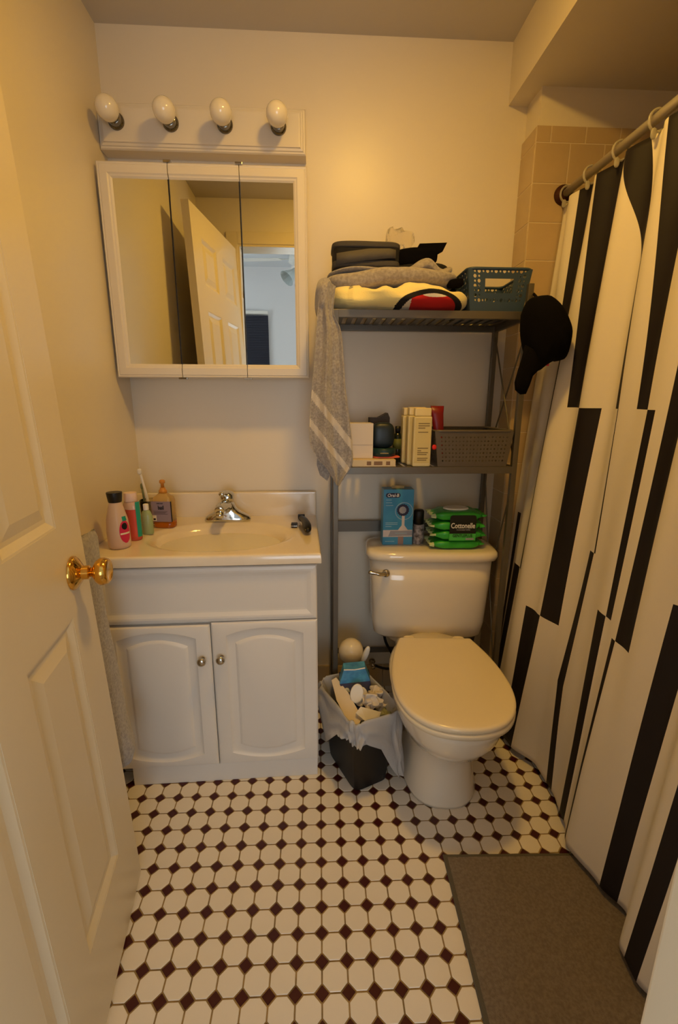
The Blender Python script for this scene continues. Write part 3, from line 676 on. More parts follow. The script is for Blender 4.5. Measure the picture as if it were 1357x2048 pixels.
# black pouches
pm = mat('black_mesh', (24, 22, 22), .85, bump=.8, bscale=250)
pp = thing('black_pouch', 'flat black pouch propped highest on the pile', 'pouch', (1.0, -.15, S1 + .17))
def flat(c, h, tilt, mt, par, name, roll=0, seed=0):
    b2 = sq((0, 0, 0), h, 5, 10, .006, 14, seed); b2.transform(Matrix.Translation(V(c)) @ Matrix.Rotation(roll, 4, 'Y') @ Matrix.Rotation(tilt, 4, 'X')); return obj(name, b2, mt, par, smooth=True)
flat((.985, -.13, S1 + .188), (.066, .020, .026), .25, M_bsoft, pp, 'pouch_body', -.06, 11)
obj('flap', poly([px(775 + 50, 513, -.145), px(840, 487, -.15), px(895, 485, -.15), px(886, 503, -.15), px(870, 512, -.145)], .004, (0, 1, 0)), M_bsoft, pp)
pp = thing('mesh_pouch', 'black textured mesh pouch behind the grey sleeve', 'pouch', (1.0, -.14, S1 + .13))
flat((1.00, -.115, S1 + .148), (.095, .03, .020), .1, pm, pp, 'pouch_body', .02, 12)
pp = thing('black_cloth', 'bit of black cloth at the end of the pile beside the blue basket', 'cloth', (1.08, -.12, S1 + .08))
flat((1.085, -.11, S1 + .112), (.045, .04, .022), .0, M_bsoft, pp, 'cloth_body', .2, 13)
flat((1.080, -.262, S1 + .078), (.022, .02, .010), .0, M_bsoft, pp, 'cloth_corner', -.1, 14)
# clear plastic bag
cb = thing('clear_bag', 'crumpled clear plastic bag behind the grey toiletry bag', 'plastic bag', (.92, -.09, S1 + .15))
cbc = px(800, 486, -.11)
obj('bag_film', sq(tuple(cbc), (.045, .03, .040), 2.2, 12, .022, 30, 21), mat('clear_film', (250, 245, 235), .10, trans=.85, ior=1.25, alpha=.75), cb)
# blue basket
def basket(name, label, cat, cx_, y0, y1, z0, z1, x0b, x1b, x0t, x1t, mt, cell, hole, handle, rimr, rows_solid):
    t = thing(name, label, cat, ((x0b + x1b) / 2, (y0 + y1) / 2, z0)); tp = .008
    def wallpt(side, u, v):
        xa = x0b + (x0t - x0b) * v; xb = x1b + (x1t - x1b) * v; ya = y0 - tp * v + tp; yb2 = y1 + tp * v - tp; z_ = z0 + (z1 - z0) * v
        if side == 'f': return V((xa + (xb - xa) * u, ya, z_))
        if side == 'b': return V((xa + (xb - xa) * u, yb2, z_))
        if side == 'l': return V((xa, ya + (yb2 - ya) * u, z_))
        return V((xb, ya + (yb2 - ya) * u, z_))
    for side in 'fblr':
        L = (x1t - x0t) if side in 'fb' else (y1 - y0)
        nu = max(4, round(L / cell)); nv = max(4, round((z1 - z0) / cell)); bm = bmesh.new()
        def hin(u, v): return handle and side in 'fb' and abs(u - .5) < handle[0] and handle[1] < v < handle[2]
        for i in range(nu):
            for j in range(nv):
                uc, vc = (i + .5) / nu, (j + .5) / nv
                if hin(uc, vc): continue
                o = [(i / nu, j / nv), ((i + .5) / nu, j / nv), ((i + 1) / nu, j / nv), ((i + 1) / nu, (j + .5) / nv), ((i + 1) / nu, (j + 1) / nv), ((i + .5) / nu, (j + 1) / nv), (i / nu, (j + 1) / nv), (i / nu, (j + .5) / nv)]
                ov = [bm.verts.new(wallpt(side, *q)) for q in o]
                solid = j < rows_solid[0] or j >= nv - rows_solid[1] or (handle and side in 'fb' and abs(uc - .5) < handle[0] + 1.01 / nu and handle[1] - 1.01 / nv < vc < handle[2] + 1.01 / nv) or i in (0, nu - 1)
                if solid: bm.faces.new(ov); continue
                q = hole * (1 if (i + j) % 2 == 0 else .62)
                iv = [bm.verts.new(wallpt(side, uc + a * q / nu, vc + b * q / nv)) for a, b in ((-.33, -.33), (0, -.5), (.33, -.33), (.5, 0), (.33, .33), (0, .5), (-.33, .33), (-.5, 0))]
                for k in range(8): bm.faces.new((ov[k], ov[(k + 1) % 8], iv[(k + 1) % 8], iv[k]))
        bmesh.ops.remove_doubles(bm, verts=bm.verts, dist=.0002)
        o = obj('lattice_side', bm, mt, t); md = o.modifiers.new('s', 'SOLIDIFY'); md.thickness = .0025; md.offset = 0
    obj('bottom', B((x0b + .002, x1b - .002, y0 + tp + .002, y1 - tp - .002, z0 + .0004, z0 + .003)), mt, t)
    c = [V((x0t, y0, z1)), V((x1t, y0, z1)), V((x1t, y1, z1)), V((x0t, y1, z1))]; R = .02; path = []
    for k in range(4):
        p = c[k]; a = (c[k - 1] - p).normalized(); b = (c[(k + 1) % 4] - p).normalized()
        for s in range(6):
            th = s / 5 * PI / 2; path.append(p + a * R * (1 - math.sin(th)) + b * R * (1 - math.cos(th)))
    path.append(path[0]); path.append(path[1])
    obj('rim', tube(path, rimr, 8), mt, t, smooth=True)
    return t
M_blue = mat('blue_plastic', (50, 70, 92), .45)
bk = basket('plastic_basket', 'navy blue perforated plastic basket on the end of the top shelf', 'basket', 0, -.277, -.05, S1 + .0005, S1 + .118, 1.128, 1.288, 1.112, 1.305, M_blue, .0125, .86, (.24, .45, .80), .0045, (2, 0))
ti = thing('basket_items', 'loose tubes and wire lying in the blue basket', 'toiletries', (1.2, -.16, S1 + .004))
obj('tube', sq((1.20, -.16, S1 + .016), (.05, .02, .012), 3, 6), mat('pale_tube', (190, 200, 170), .4), ti, smooth=True)
obj('jar', lathe([(.02, 0), (.021, .03), (.015, .034), (.001, .035)], (1.24, -.15, S1 + .004), n=16), mat('dull_jar', (120, 110, 90), .5), ti, smooth=True)
obj('wire', tube(spline([(1.15, -.24, S1 + .05), (1.16, -.25, S1 + .085), (1.175, -.245, S1 + .09), (1.18, -.2, S1 + .07)], 5), .0012, 6), M_black, ti)
# hanging grey towel over the shelf's left front corner
ht = thing('hanging_towel', 'grey terry towel hanging from the left end of the top shelf', 'towel', (.70, -.29, .93))
L_ = [(648, 560), (637, 610), (633, 660), (629, 720), (624, 780), (620, 840), (621, 885), (634, 915), (655, 940), (672, 968)]
R_ = [(672, 572), (668, 625), (682, 660), (688, 720), (692, 780), (700, 840), (705, 890), (706, 925), (696, 945), (678, 972)]
Lp = spline([px(x, y, -.305) for x, y in L_], 18); Rp = spline([px(x, y, -.305) for x, y in R_], 18)
NW = 64; fr_, bk_ = [], []
for k, (a, b) in enumerate(zip(Lp, Rp)):
    ra, rb = [], []
    for i in range(NW + 1):
        u = i / NW; p = a.lerp(b, u); tt = k / (len(Lp) - 1)
        f = (.010 + .006 * tt) * math.sin(u * 9.5 + tt * 2.4) + .005 * math.sin(u * 21 + 1 + tt * 3) + .003 * noise.noise(p * 40)
        edge = math.sin(PI * u) ** .4 if 0 < u < 1 else 0
        y = -.305 + f * edge
        ra.append(V((p.x, y - .008 * edge, p.z))); rb.append(V((p.x, y + .008 * edge, p.z)))
    fr_.append(ra + rb[::-1])
bm = loft(fr_)
for f in bm.faces:
    c = f.calc_center_median(); q = (c.z - 1.075) + (c.x - .70) * 1.25
    f.material_index = 1 if (-.035 < q < -.008 or .055 < q < .085) else 0
obj('towel_body', bm, None, ht, smooth=True, mats=[M_terry, M_terryb])
fl = [(635, 900), (634, 930), (640, 950), (655, 962), (664, 940), (664, 905)]
obj('towel_fold', loft([[px(x, y, -.285) for x, y in fl], [px(x, y, -.285) + V((0, .012, 0)) for x, y in fl]]), M_terry, ht)
tp_ = [px(648, 560, -.30), px(655, 556, -.22), px(668, 560, -.15)]
obj('towel_top', sq((.690, -.245, S1 + .030), (.028, .075, .055), 2.6, 12, .008, 22, 8), M_terry, ht, smooth=True)
# cap hanging on the front right post
cp = thing('baseball_cap', 'black baseball cap hanging from the corner post of the rack', 'cap', (1.36, -.30, 1.21))
CAPY = -.365
ol = [(1052, 620), (1062, 598), (1078, 592), (1100, 592), (1122, 612), (1136, 640), (1142, 665), (1136, 700), (1127, 719), (1108, 722), (1090, 732), (1074, 742), (1062, 720), (1054, 690), (1050, 655)]
cen = px(1092, 665, CAPY)
op = spline([px(x, y, CAPY) for x, y in ol + ol[:1]], 3)[:-1]
rings = []
for k in range(9):
    a = k / 8 * PI / 2; s = math.cos(a); d = -.055 * math.sin(a)
    rings.append([cen + (p - cen) * max(s, .02) + V((0, d, 0)) for p in op])
back = [[cen + (p - cen) * s + V((0, d, 0)) for p in op] for s, d in ((.9, .045), (.97, .03), (1.0, .012))]
obj('crown', loft(back + rings), M_bsoft, cp, smooth=True)
bo = [(1052, 690), (1046, 715), (1038, 740), (1031, 765), (1032, 780), (1042, 789), (1052, 788), (1060, 770), (1066, 752), (1080, 738), (1090, 728), (1070, 700)]
bp_ = [px(x, y, CAPY - .02) for x, y in bo]; bc = sum(bp_, V()) / len(bp_)
obj('brim', loft([[bc + (p - bc) * .96 + V((0, .008, 0)) for p in bp_], [p + V((0, .004, 0)) for p in bp_], [p + V((0, -.002, 0)) for p in bp_], [bc + (p - bc) * .8 + V((0, -.010, 0)) for p in bp_], [bc + (p - bc) * .3 + V((0, -.014, 0)) for p in bp_]]), M_bsoft, cp, smooth=True)
obj('strap', tube(spline([px(1078, 600, CAPY + .02), px(1068, 588, -.285), px(1064, 590, -.272), px(1060, 605, -.29)], 5), .004, 8), M_bsoft, cp)
obj('label', B((px(1093, 728, CAPY).x, px(1098, 728, CAPY).x, CAPY - .003, CAPY, px(1093, 732, CAPY).z, px(1093, 727, CAPY).z)), M_pink, cp)

# ------------------------------------------------------------------ second shelf items
Z2 = S2 + .0006
M_cart = mat('white_carton', (214, 202, 186), .55)
wbx = thing('white_carton', 'plain white carton beside the hanging towel on the lower shelf', 'box', (.80, -.20, Z2 + .022))
obj('carton_body', B((.765, .845, -.245, -.165, Z2 + .0225, Z2 + .135), bev=.001), M_cart, wbx)
obj('seam', B((.7645, .8455, -.2455, -.1645, Z2 + .066, Z2 + .0668)), mat('seam_grey', (140, 125, 105), .7), wbx)
fb_ = thing('flat_carton', 'flat cream printed carton lying at the front of the lower shelf', 'box', (.84, -.24, Z2))
obj('carton_body', B((.775, .915, -.278, -.165, Z2, Z2 + .022), bev=.0008), mat('cream_carton', (212, 192, 150), .5), fb_)
for x0, x1 in ((.822, .836), (.845, .872), (.884, .897)): obj('print_mark', B((x0, x1, -.2787, -.278, Z2 + .005, Z2 + .017)), mat('carton_print', (130, 100, 70), .6), fb_)
jr = thing('dark_jar', 'dark teal tub with a domed lid on the lower shelf', 'tub', (.878, -.205, Z2 + .0286))
M_dteal = mat('dark_teal_plastic', (22, 36, 44), .4)
obj('base', lathe([(.036, 0), (.040, .003), (.041, .022), (.037, .025)], (.884, -.212, Z2 + .0285), n=30), mat('teal_tub', (24, 54, 58), .35), jr, smooth=True)
obj('lid', sq((.882, -.205, Z2 + .095), (.038, .022, .042), 3.2, 8), M_dteal, jr, smooth=True)
obj('brush_mark', B((.868, .895, -.2545, -.2525, Z2 + .0385, Z2 + .0415)), mat('gold_print', (150, 130, 70), .5), jr)
dk = thing('dark_carton', 'dark carton standing behind the teal tub', 'box', (.875, -.13, Z2))
obj('carton_body', B((.845, .912, -.155, -.095, Z2, Z2 + .150)), mat('dark_brown_carton', (40, 32, 30), .6), dk)
obj('flap', poly([(.875, -.1555, Z2 + .150), (.912, -.1555, Z2 + .150), (.905, -.1555, Z2 + .166)], .06, (0, 1, 0)), MATS['dark_brown_carton'], dk)
sp = thing('pink_soap', 'coral pink bar showing under the teal tub', 'soap', (.895, -.215, Z2 + .022))
obj('bar', sq((.893, -.215, Z2 + .0253), (.045, .030, .0030), 4, 6), mat('coral', (232, 110, 90), .4), sp, smooth=True)
gb = thing('small_bottle', 'small dark bottle with an olive label beside the teal tub', 'bottle', (.938, -.16, Z2))
obj('body', lathe([(.014, 0), (.016, .003), (.016, .085), (.010, .098), (.008, .1)], (.940, -.160, Z2), n=20), mat('dark_green_glass', (26, 34, 26), .15), gb, smooth=True)
obj('cap', lathe([(.009, .1), (.0095, .122), (.0005, .123)], (.940, -.160, Z2), n=16), M_black, gb, smooth=True)
obj('label', lathe([(.0163, .045), (.0163, .08)], (.940, -.160, Z2), n=20), mat('olive_label', (96, 100, 40), .6), gb, smooth=True)
M_cream = mat('cream_bottle', (214, 200, 150), .35); M_creaml = mat('cream_label', (206, 188, 128), .6); M_cprint = mat('label_print', (130, 112, 70), .6)
def shampoo(label, x0, x1, y0, y1, h, front):
    t = thing('shampoo_bottle', label, 'bottle', ((x0 + x1) / 2, (y0 + y1) / 2, Z2), group='cream bottles on the lower shelf')
    obj('body', B((x0, x1, y0, y1, Z2, Z2 + h * .86), bev=.006, seg=3), M_cream, t)
    obj('cap', B((x0 + .003, x1 - .003, y0 + .003, y1 - .003, Z2 + h * .862, Z2 + h), bev=.004, seg=3), mat('cream_cap', (224, 206, 150), .3), t)
    obj('label', B((x0 + .004, x1 - .004, y0 - .0006, y0, Z2 + .012, Z2 + h * .83)), M_creaml, t)
    if front:
        bxs = [(x0 + .014, x0 + .014 + w, y0 - .0011, y0 - .0006, Z2 + zz, Z2 + zz + .003) for zz, w in ((.135, .036), (.128, .036), (.121, .022), (.108, .032), (.058, .034), (.050, .012), (.044, .034), (.038, .03), (.026, .034), (.020, .03))]
        obj('lettering', B(*bxs), M_cprint, t)
    return t
shampoo('cream bottle with a printed tan label facing out on the lower shelf', .968, 1.026, -.285, -.255, .184, True)
shampoo('plainer cream bottle standing behind the printed tan-label bottle', .958, 1.018, -.245, -.205, .186, False)
shampoo('hindmost cream bottle, nearest the wall on the lower shelf', .950, 1.010, -.195, -.155, .184, False)
rt = thing('red_tube', 'dark red squeeze tube standing crimp-end up in the grey basket', 'tube', (1.08, -.205, Z2 + .004))
cxr = 1.080
obj('body', loft([[V((cxr + dx + a * math.cos(t), -.205 + b * math.sin(t), Z2 + .004 + z_)) for t in [k * PI / 8 for k in range(16)]] for dx, a, b, z_ in ((0, .013, .013, .012), (-.002, .015, .015, .02), (-.010, .017, .011, .09), (-.018, .020, .005, .16), (-.020, .0225, .0015, .186))]), mat('dark_red', (120, 18, 20), .35), rt, smooth=True)
obj('cap', lathe([(.013, 0), (.013, .012)], (cxr, -.205, Z2 + .004), n=16), M_black, rt)
gbk = basket('woven_basket', 'grey woven plastic basket on the right of the lower shelf', 'basket', 0, -.290, -.055, Z2, Z2 + .113, 1.052, 1.275, 1.036, 1.288, mat('grey_plastic', (92, 84, 74), .45), .0120, .50, None, .004, (1, 1))
rb_ = thing('red_clip', 'small bright red clip between the cream bottle and grey basket', 'clip', (1.036, -.288, Z2 + .05))
obj('clip_body', sq((1.0345, -.2905, Z2 + .063), (.007, .004, .008), 2.5, 5), mat('bright_red', (214, 34, 24), .35), rb_, smooth=True)

# ================================================================== ITEMS ON TANK
ZT = .6815
M_obl = mat('box_blue', (52, 134, 176), .3, c2=(74, 152, 190), vscale=9); M_navy = mat('box_navy', (26, 26, 58), .4); M_lgrey = mat('box_grey', (150, 150, 158), .4); M_pale = mat('box_pale', (206, 196, 190), .4); M_wht = mat('print_white', (230, 226, 220), .5)
ob = thing('toothbrush_box', 'blue and white toothbrush box standing on the toilet tank', 'box', (.955, -.125, ZT))
BX, BXR, BYF = .899, 1.008, -.150; BH = .205
obj('carton', B((BX, BXR, BYF, BYF + .055, ZT, ZT + BH), bev=.0008), M_obl, ob)
obj('hang_tab', B((BX + .032, BXR - .032, BYF + .024, BYF + .026, ZT + BH, ZT + BH + .010)), mat('tab_kraft', (180, 150, 90), .5), ob)
yy = BYF - .0004
def flatbox(x0, x1, z0, z1, mt, nm, par=ob, y=yy, e=.0002): return obj(nm, B((x0, x1, y - e, y, z0, z1)), mt, par)
flatbox(BX + .001, BXR - .001, ZT + .030, ZT + .056, M_pale, 'pale_band')
obj('grey_panel', poly([(BX + .020, yy - .0003, ZT + .032), (BXR - .001, yy - .0003, ZT + .035), (BXR - .001, yy - .0003, ZT + .053), (BX + .028, yy - .0003, ZT + .053)], .0003, (0, -1, 0)), M_lgrey, ob)
flatbox(BX + .056, BX + .076, ZT + .001, ZT + .031, mat('box_taupe', (150, 124, 116), .4), 'handle_picture', e=.0005)
# pill with wordmark
pts = []
pcx0, pcx1, pcz, prr = BX + .016, BX + .052, ZT + BH - .021, .0085
for k in range(9): a = PI / 2 + k * PI / 8; pts.append((pcx0 + prr * math.cos(a), yy - .0002, pcz + prr * math.sin(a)))
for k in range(9): a = -PI / 2 + k * PI / 8; pts.append((pcx1 + prr * math.cos(a), yy - .0002, pcz + prr * math.sin(a)))
obj('logo_plate', poly(pts, .0003, (0, -1, 0)), M_navy, ob)
text('lettering', 'Oral-B', .0165, ((pcx0 + pcx1) / 2, yy - .0008, pcz - .0055), (1, 0, 0), (.12, 0, 1), M_wht, ob, .0003, .92, 'CENTER')
def disc(cx_, cz_, r0, r1, mt, nm, e, n=40, jag=0):
    bm = bmesh.new(); f = lambda r, k: V((cx_ + r * (1 + jag * (k % 2)) * math.cos(k * 2 * PI / n), yy - e, cz_ + r * (1 + jag * (k % 2)) * math.sin(k * 2 * PI / n)))
    if r0 <= 0: bm.faces.new([bm.verts.new(f(r1, k)) for k in range(n)])
    else:
        a = [bm.verts.new(V((cx_ + r0 * math.cos(k * 2 * PI / n), yy - e, cz_ + r0 * math.sin(k * 2 * PI / n)))) for k in range(n)]; b = [bm.verts.new(f(r1, k)) for k in range(n)]
        for k in range(n): bm.faces.new((a[k], a[(k + 1) % n], b[(k + 1) % n], b[k]))
    return obj(nm, bm, mt, ob)
hx, hz = BX + .071, ZT + .130
disc(hx + .004, hz - .004, .030, .0325, mat('box_ring', (150, 178, 196), .4), 'swirl', .0003)
disc(hx, hz, 0, .0205, M_navy, 'bristle_ring', .0005, 32, .12); disc(hx - .001, hz, 0, .0125, M_lgrey, 'bristle_centre', .0007, 20, .1)
flatbox(hx - .003, hx + .007, ZT + .062, hz - .020, M_pale, 'neck_picture', e=.0004)
obj('shoulder_picture', poly([(hx - .016, yy - .0004, ZT + .056), (hx + .020, yy - .0004, ZT + .056), (hx + .008, yy - .0004, ZT + .072), (hx - .004, yy - .0004, ZT + .072)], .0002, (0, -1, 0)), M_pale, ob)
obj('fine_print', B(*[(BX + .009, BX + .009 + w, yy - .0006, yy - .0002, ZT + zz, ZT + zz + .0022) for zz, w in ((.166, .020), (.156, .022), (.146, .026), (.082, .044), (.076, .044), (.068, .022), (.012, .034))], (BX + .045, BX + .088, yy - .0009, yy - .0005, ZT + .043, ZT + .0445)), mat('box_text', (150, 190, 205), .5), ob)
# deodorant can
dc = thing('deodorant', 'small black-capped white canister between the blue box and green packs', 'canister', (1.034, -.135, ZT))
obj('body', lathe([(.019, 0), (.021, .003), (.021, .070), (.019, .074)], (1.033, -.132, ZT), n=26), mat('can_white', (190, 182, 182), .4, c2=(70, 62, 62), vscale=60), dc, smooth=True)
obj('cap', lathe([(.0185, .0745), (.0185, .122), (.015, .127), (.0005, .1275)], (1.033, -.132, ZT), n=26), M_black, dc, smooth=True)
# wipes packs
M_wipe = mat('green_film', (40, 148, 44), .28, c2=(58, 172, 58), vscale=14); M_foil = mat('crimped_foil', (190, 205, 160), .3)
wc = (1.155, -.165)
WH = .0325; hx_ = .098
def pack(i):
    z0 = ZT + i * WH * 1.06 + .001; sh = (0, .004, -.003, .002)[i]
    lab = ['lowest green wipes pack in the stack on the toilet tank', 'second green wipes pack from the bottom of the stack', 'third green wipes pack from the bottom of the stack', 'topmost green wipes pack with the white oval lid'][i]
    t = thing('wipes_pack', lab, 'wipes pack', (wc[0] + sh, wc[1], z0), -.03, group='stacked green wipes packs')
    def fnp(p, q):
        q = q.copy(); k = 1 - .55 * max(0, abs(p.x) - .62) / .38; q.z *= k; return q
    obj('film_body', sq((0, 0, WH / 2), (.088, .055, WH / 2), 4.5, 14, .0022, 45, i + 3, fn=fnp), M_wipe, t, world=False, smooth=True)
    for s in (-1, 1):
        nn = 12; rg = []
        for k in range(nn + 1):
            y = -.050 + .10 * k / nn; zz = WH * .5 + .0035 * math.sin(k * 1.7 + i * 2 + s)
            rg.append([V((s * .080, y, zz - .004)), V((s * (.097 + .002 * math.sin(k * 3.1 + i)), y, zz + .002 * math.sin(k * 2.3)  - .0007)), V((s * (.097 + .002 * math.sin(k * 3.1 + i)), y, zz + .0007 + .002 * math.sin(k * 2.3))), V((s * .080, y, zz + .004))])
        obj('crimped_end', loft(rg), M_foil if s < 0 else M_wipe, t, world=False)
    return t
pk = [pack(i) for i in range(4)]
lid_o = obj('lid', lathe([(.042, 0), (.042, .004), (.038, .0065), (.034, .0055), (.0005, .0055)], (0, 0, WH), n=36, sx=1.08, sy=.72), M_white, pk[3], world=False, smooth=True); lid_o['label'] = 'white oval flip lid'
# black brand panel wraps the front of the stack: one flat label piece per pack
YL = -.0572; PN = mat('panel_black', (22, 26, 20), .35)
DZ = WH * 1.06; w_ = pk[3]; YL = -.0605
def rpan(x0, x1, z0, z1, r, n=6):
    out = [V((x0, YL, z0)), V((x1, YL, z0))]
    for k in range(n + 1): a = k * PI / 2 / n; out.append(V((x1 - r + r * math.cos(a), YL, z1 - r + r * math.sin(a))))
    for k in range(n + 1): a = PI / 2 + k * PI / 2 / n; out.append(V((x0 + r + r * math.cos(a), YL, z1 - r + r * math.sin(a))))
    return out
o = obj('label_panel', poly(rpan(-.034, .058, -DZ * 1.25, WH * .70, .010), .0008, (0, 1, 0)), PN, w_, world=False); o['label'] = 'black printed panel on the front of the packs'
obj('label_panel', poly(rpan(-.034, .058, -DZ * 2 + .001, -DZ * 1.255, .0005), .0008, (0, 1, 0)), mat('panel_green', (76, 184, 76), .35), w_, world=False)
MW = wm(w_)
def ptext(s, size, x, z, mt, bold, sx):
    o = MW @ V((x, YL - .0008, z)); R3 = MW.to_3x3()
    return text('lettering', s, size, o, R3 @ V((1, 0, 0)), R3 @ V((0, 0, 1)), mt, w_, bold, sx, 'CENTER')
ptext('Cottonelle', .0265, .012, -DZ * .66, M_wht, .0004, .73)
ptext('FLUSHABLE WIPES', .0062, .014, -DZ * .66 - .0085, M_lgrey, .0001, .95)
ptext('GENTLEPLUS', .0150, .012, -DZ * 1.27 - .0115, mat('deep_green', (10, 44, 16), .4), .0003, .80)
obj('count_patch', B((.024, .052, YL - .0012, YL - .0002, -DZ * 1.27 - .0215, -DZ * 1.27 - .0150)), M_lgrey, w_, world=False)

# ================================================================== BEHIND BIN / BIN
tb_ = thing('toilet_brush', 'glossy cream ball-topped toilet brush standing behind the bin', 'toilet brush', (.783, -.21, 0))
obj('holder', lathe([(.045, 0), (.047, .005), (.040, .12), (.030, .20), (.018, .23), (.020, .247)], (.783, -.21, 0), n=28), M_white, tb_, smooth=True)
obj('ball', lathe([(.020, .247), (.034, .256), (.0445, .272), (.0465, .290), (.0445, .305), (.036, .322), (.020, .334), (.0005, .338)], (.783, -.21, 0), n=32), mat('cream_plastic', (234, 218, 182), .12), tb_, smooth=True)
b2 = sq((0, 0, 0), (.011, .007, .034), 2.3, 8); b2.transform(Matrix.Translation((.835, -.235, .290)) @ Matrix.Rotation(.32, 4, 'Y'))
obj('flap', b2, M_white, tb_, smooth=True)
BC0 = V((.788, -.437, 0)); BA = math.radians(24)
bn = thing('trash_bin', 'small black wastebasket between the vanity and the toilet', 'bin', tuple(BC0), BA)
def rr(z, a, b, e=7, n=44): return [V((a * math.copysign(abs(math.cos(k * 2 * PI / n)) ** (2 / e), math.cos(k * 2 * PI / n)), b * math.copysign(abs(math.sin(k * 2 * PI / n)) ** (2 / e), math.sin(k * 2 * PI / n)), z)) for k in range(n)]
o = obj('body', loft([rr(0, .058, .094), rr(.004, .062, .099), rr(.25, .082, .122), rr(.256, .0845, .1245), rr(.258, .083, .123), rr(.25, .079, .119), rr(.01, .060, .096)]), M_black, bn, world=False, smooth=True); autosmooth(o, 45)
ln = thing('bin_liner', 'crumpled white plastic bag lining and overhanging the bin', 'plastic bag', tuple(BC0), BA)
M_film = mat('milky_film', (226, 224, 222), .25, trans=.45, bump=.5, bscale=60, alpha=.93)
rings = []; n = 132
base0 = rr(0, .0835, .1235, 7, n)
sec = [(-1, .14), (-1, .20), (-1, .25), (0, .266), (.002, .273), (.006, .272), (.010, .262), (.013, .24), (.016, .215), (.019, .19), (.022, .165), (.025, .14), (.028, .115), (.030, .09), (.031, .075)]
for si, (off, z_) in enumerate(sec):
    rg = []
    for k in range(n):
        t = k * 2 * PI / n; b0 = base0[k]; dirv = b0.normalized(); ang = math.degrees(math.atan2(b0.y, b0.x)) % 360
        cr = noise.noise(V((math.cos(t) * 4, math.sin(t) * 4, z_ * 16))) * .014 + noise.noise(V((math.cos(t) * 11, math.sin(t) * 11, z_ * 34 + 5))) * .008
        if off < 0:
            rg.append(b0 * (.80 + .06 * si) + V((0, 0, z_ + .004 * math.sin(k * .7))) + dirv * cr * .4); continue
        flap = math.exp(-((ang - 303) / 26) ** 2); flap2 = math.exp(-((ang - 172) / 17) ** 2)
        drop = .30 + .10 * noise.noise(V((math.cos(t) * 2, math.sin(t) * 2, 3))) + .95 * flap + .50 * flap2
        f = max(0, (.268 - z_) / .193)
        zz = .268 - (.268 - z_) * min(max(drop, .2), 1.15) if z_ < .268 else z_ + .016 * noise.noise(V((math.cos(t) * 3, math.sin(t) * 3, 7))) + .005 * noise.noise(V((math.cos(t) * 12, math.sin(t) * 12, 2)))
        o2 = off * .75 + f * (.006 * flap2 + .004 * flap) + (cr if si > 3 else 0) * (.5 + f)
        rg.append(b0 + dirv * (o2 + .001) + V((0, 0, zz)))
    rings.append(rg)
o = obj('bag_film', loft(rings, False, False), M_film, ln, world=False, smooth=True)
# litter in the bin
def litter(name, label, cat): return thing(name, label, cat, (BC0.x, BC0.y, .16))
tbx = litter('tissue_box', 'blue tissue box stuffed upright in the bin', 'box')
bA = [px(676, 1362, -.40), px(742, 1360, -.385), px(735, 1430, -.44), px(700, 1445, -.45)]
q0, q1 = px(680, 1368, -.385), px(741, 1362, -.375); q2, q3 = px(731, 1336, -.37), px(688, 1340, -.375); q4, q5 = px(752, 1425, -.44), px(706, 1438, -.46)
th = V((0, .05, .012))
obj('carton', loft([[q0, q1, q4, q5], [p + th for p in (q0, q1, q4, q5)]]), mat('navy_carton', (24, 36, 84), .35), tbx)
obj('carton_top', loft([[q3, q2, q1, q0], [p + th * .6 for p in (q3, q2, q1, q0)]]), mat('sky_carton', (84, 160, 196), .4, c2=(60, 120, 170), vscale=40), tbx)
obj('carton_edge', tube([q3, q3.lerp(q2, .5) + V((0, 0, -.003)), q2], .0022, 6), M_white, tbx)
obj('print_oval', sq(tuple(q0.lerp(q5, .25).lerp(q1, .14) + V((0, -.002, 0))), (.010, .002, .013), 2, 4), mat('cream_print', (214, 200, 150), .5), tbx)
ov = litter('plastic_disc', 'white oval plastic disc lying in the bin', 'disc')
def odisc(c, a, b, rx, rz, mt, par, nm, h=.006):
    b2 = lathe([(1, 0), (1, .6), (.93, 1), (.8, .85), (.001, .85)], n=30); b2.transform(Matrix.Translation(c) @ Matrix.Rotation(rz, 4, 'Y') @ Matrix.Rotation(rx, 4, 'X') @ Matrix.Diagonal((a, b, h, 1))); return obj(nm, b2, mt, par, smooth=True)
M_paper = mat('white_paper', (226, 212, 190), .8); M_crump = mat('tissue_paper', (220, 208, 190), .9, bump=.4, bscale=120)
odisc(px(714, 1387, -.43), .022, .030, 1.0, .25, M_white, ov, 'disc'); odisc(px(722, 1393, -.425), .022, .030, 1.0, .25, M_white, ov, 'disc')
cdp = litter('card_strip', 'long cream cardboard strip at the left edge of the bin', 'cardboard')
pA, pB = px(667, 1358, -.36), px(716, 1450, -.53); wv = V((.020, .012, .004))
obj('strip', loft([[pA - wv * .3, pA + wv * .5, pA + wv * .5 + V((0, 0, -.002)), pA - wv * .3 + V((0, 0, -.002))], [pA.lerp(pB, .4) - wv, pA.lerp(pB, .4) + wv, pA.lerp(pB, .4) + wv + V((0, 0, -.002)), pA.lerp(pB, .4) - wv + V((0, 0, -.002))], [pB - wv, pB + wv, pB + wv + V((0, 0, -.002)), pB - wv + V((0, 0, -.002))]]), M_paper, cdp)
nb = litter('note_carton', 'torn white carton flap on top of the litter', 'cardboard')
cpts = [px(722, 1413, -.49), px(763, 1424, -.48), px(753, 1450, -.52), px(735, 1446, -.53), px(712, 1426, -.51)]
obj('flap', loft([cpts, [p + V((0, .006, -.012)) for p in cpts]]), M_white, nb)
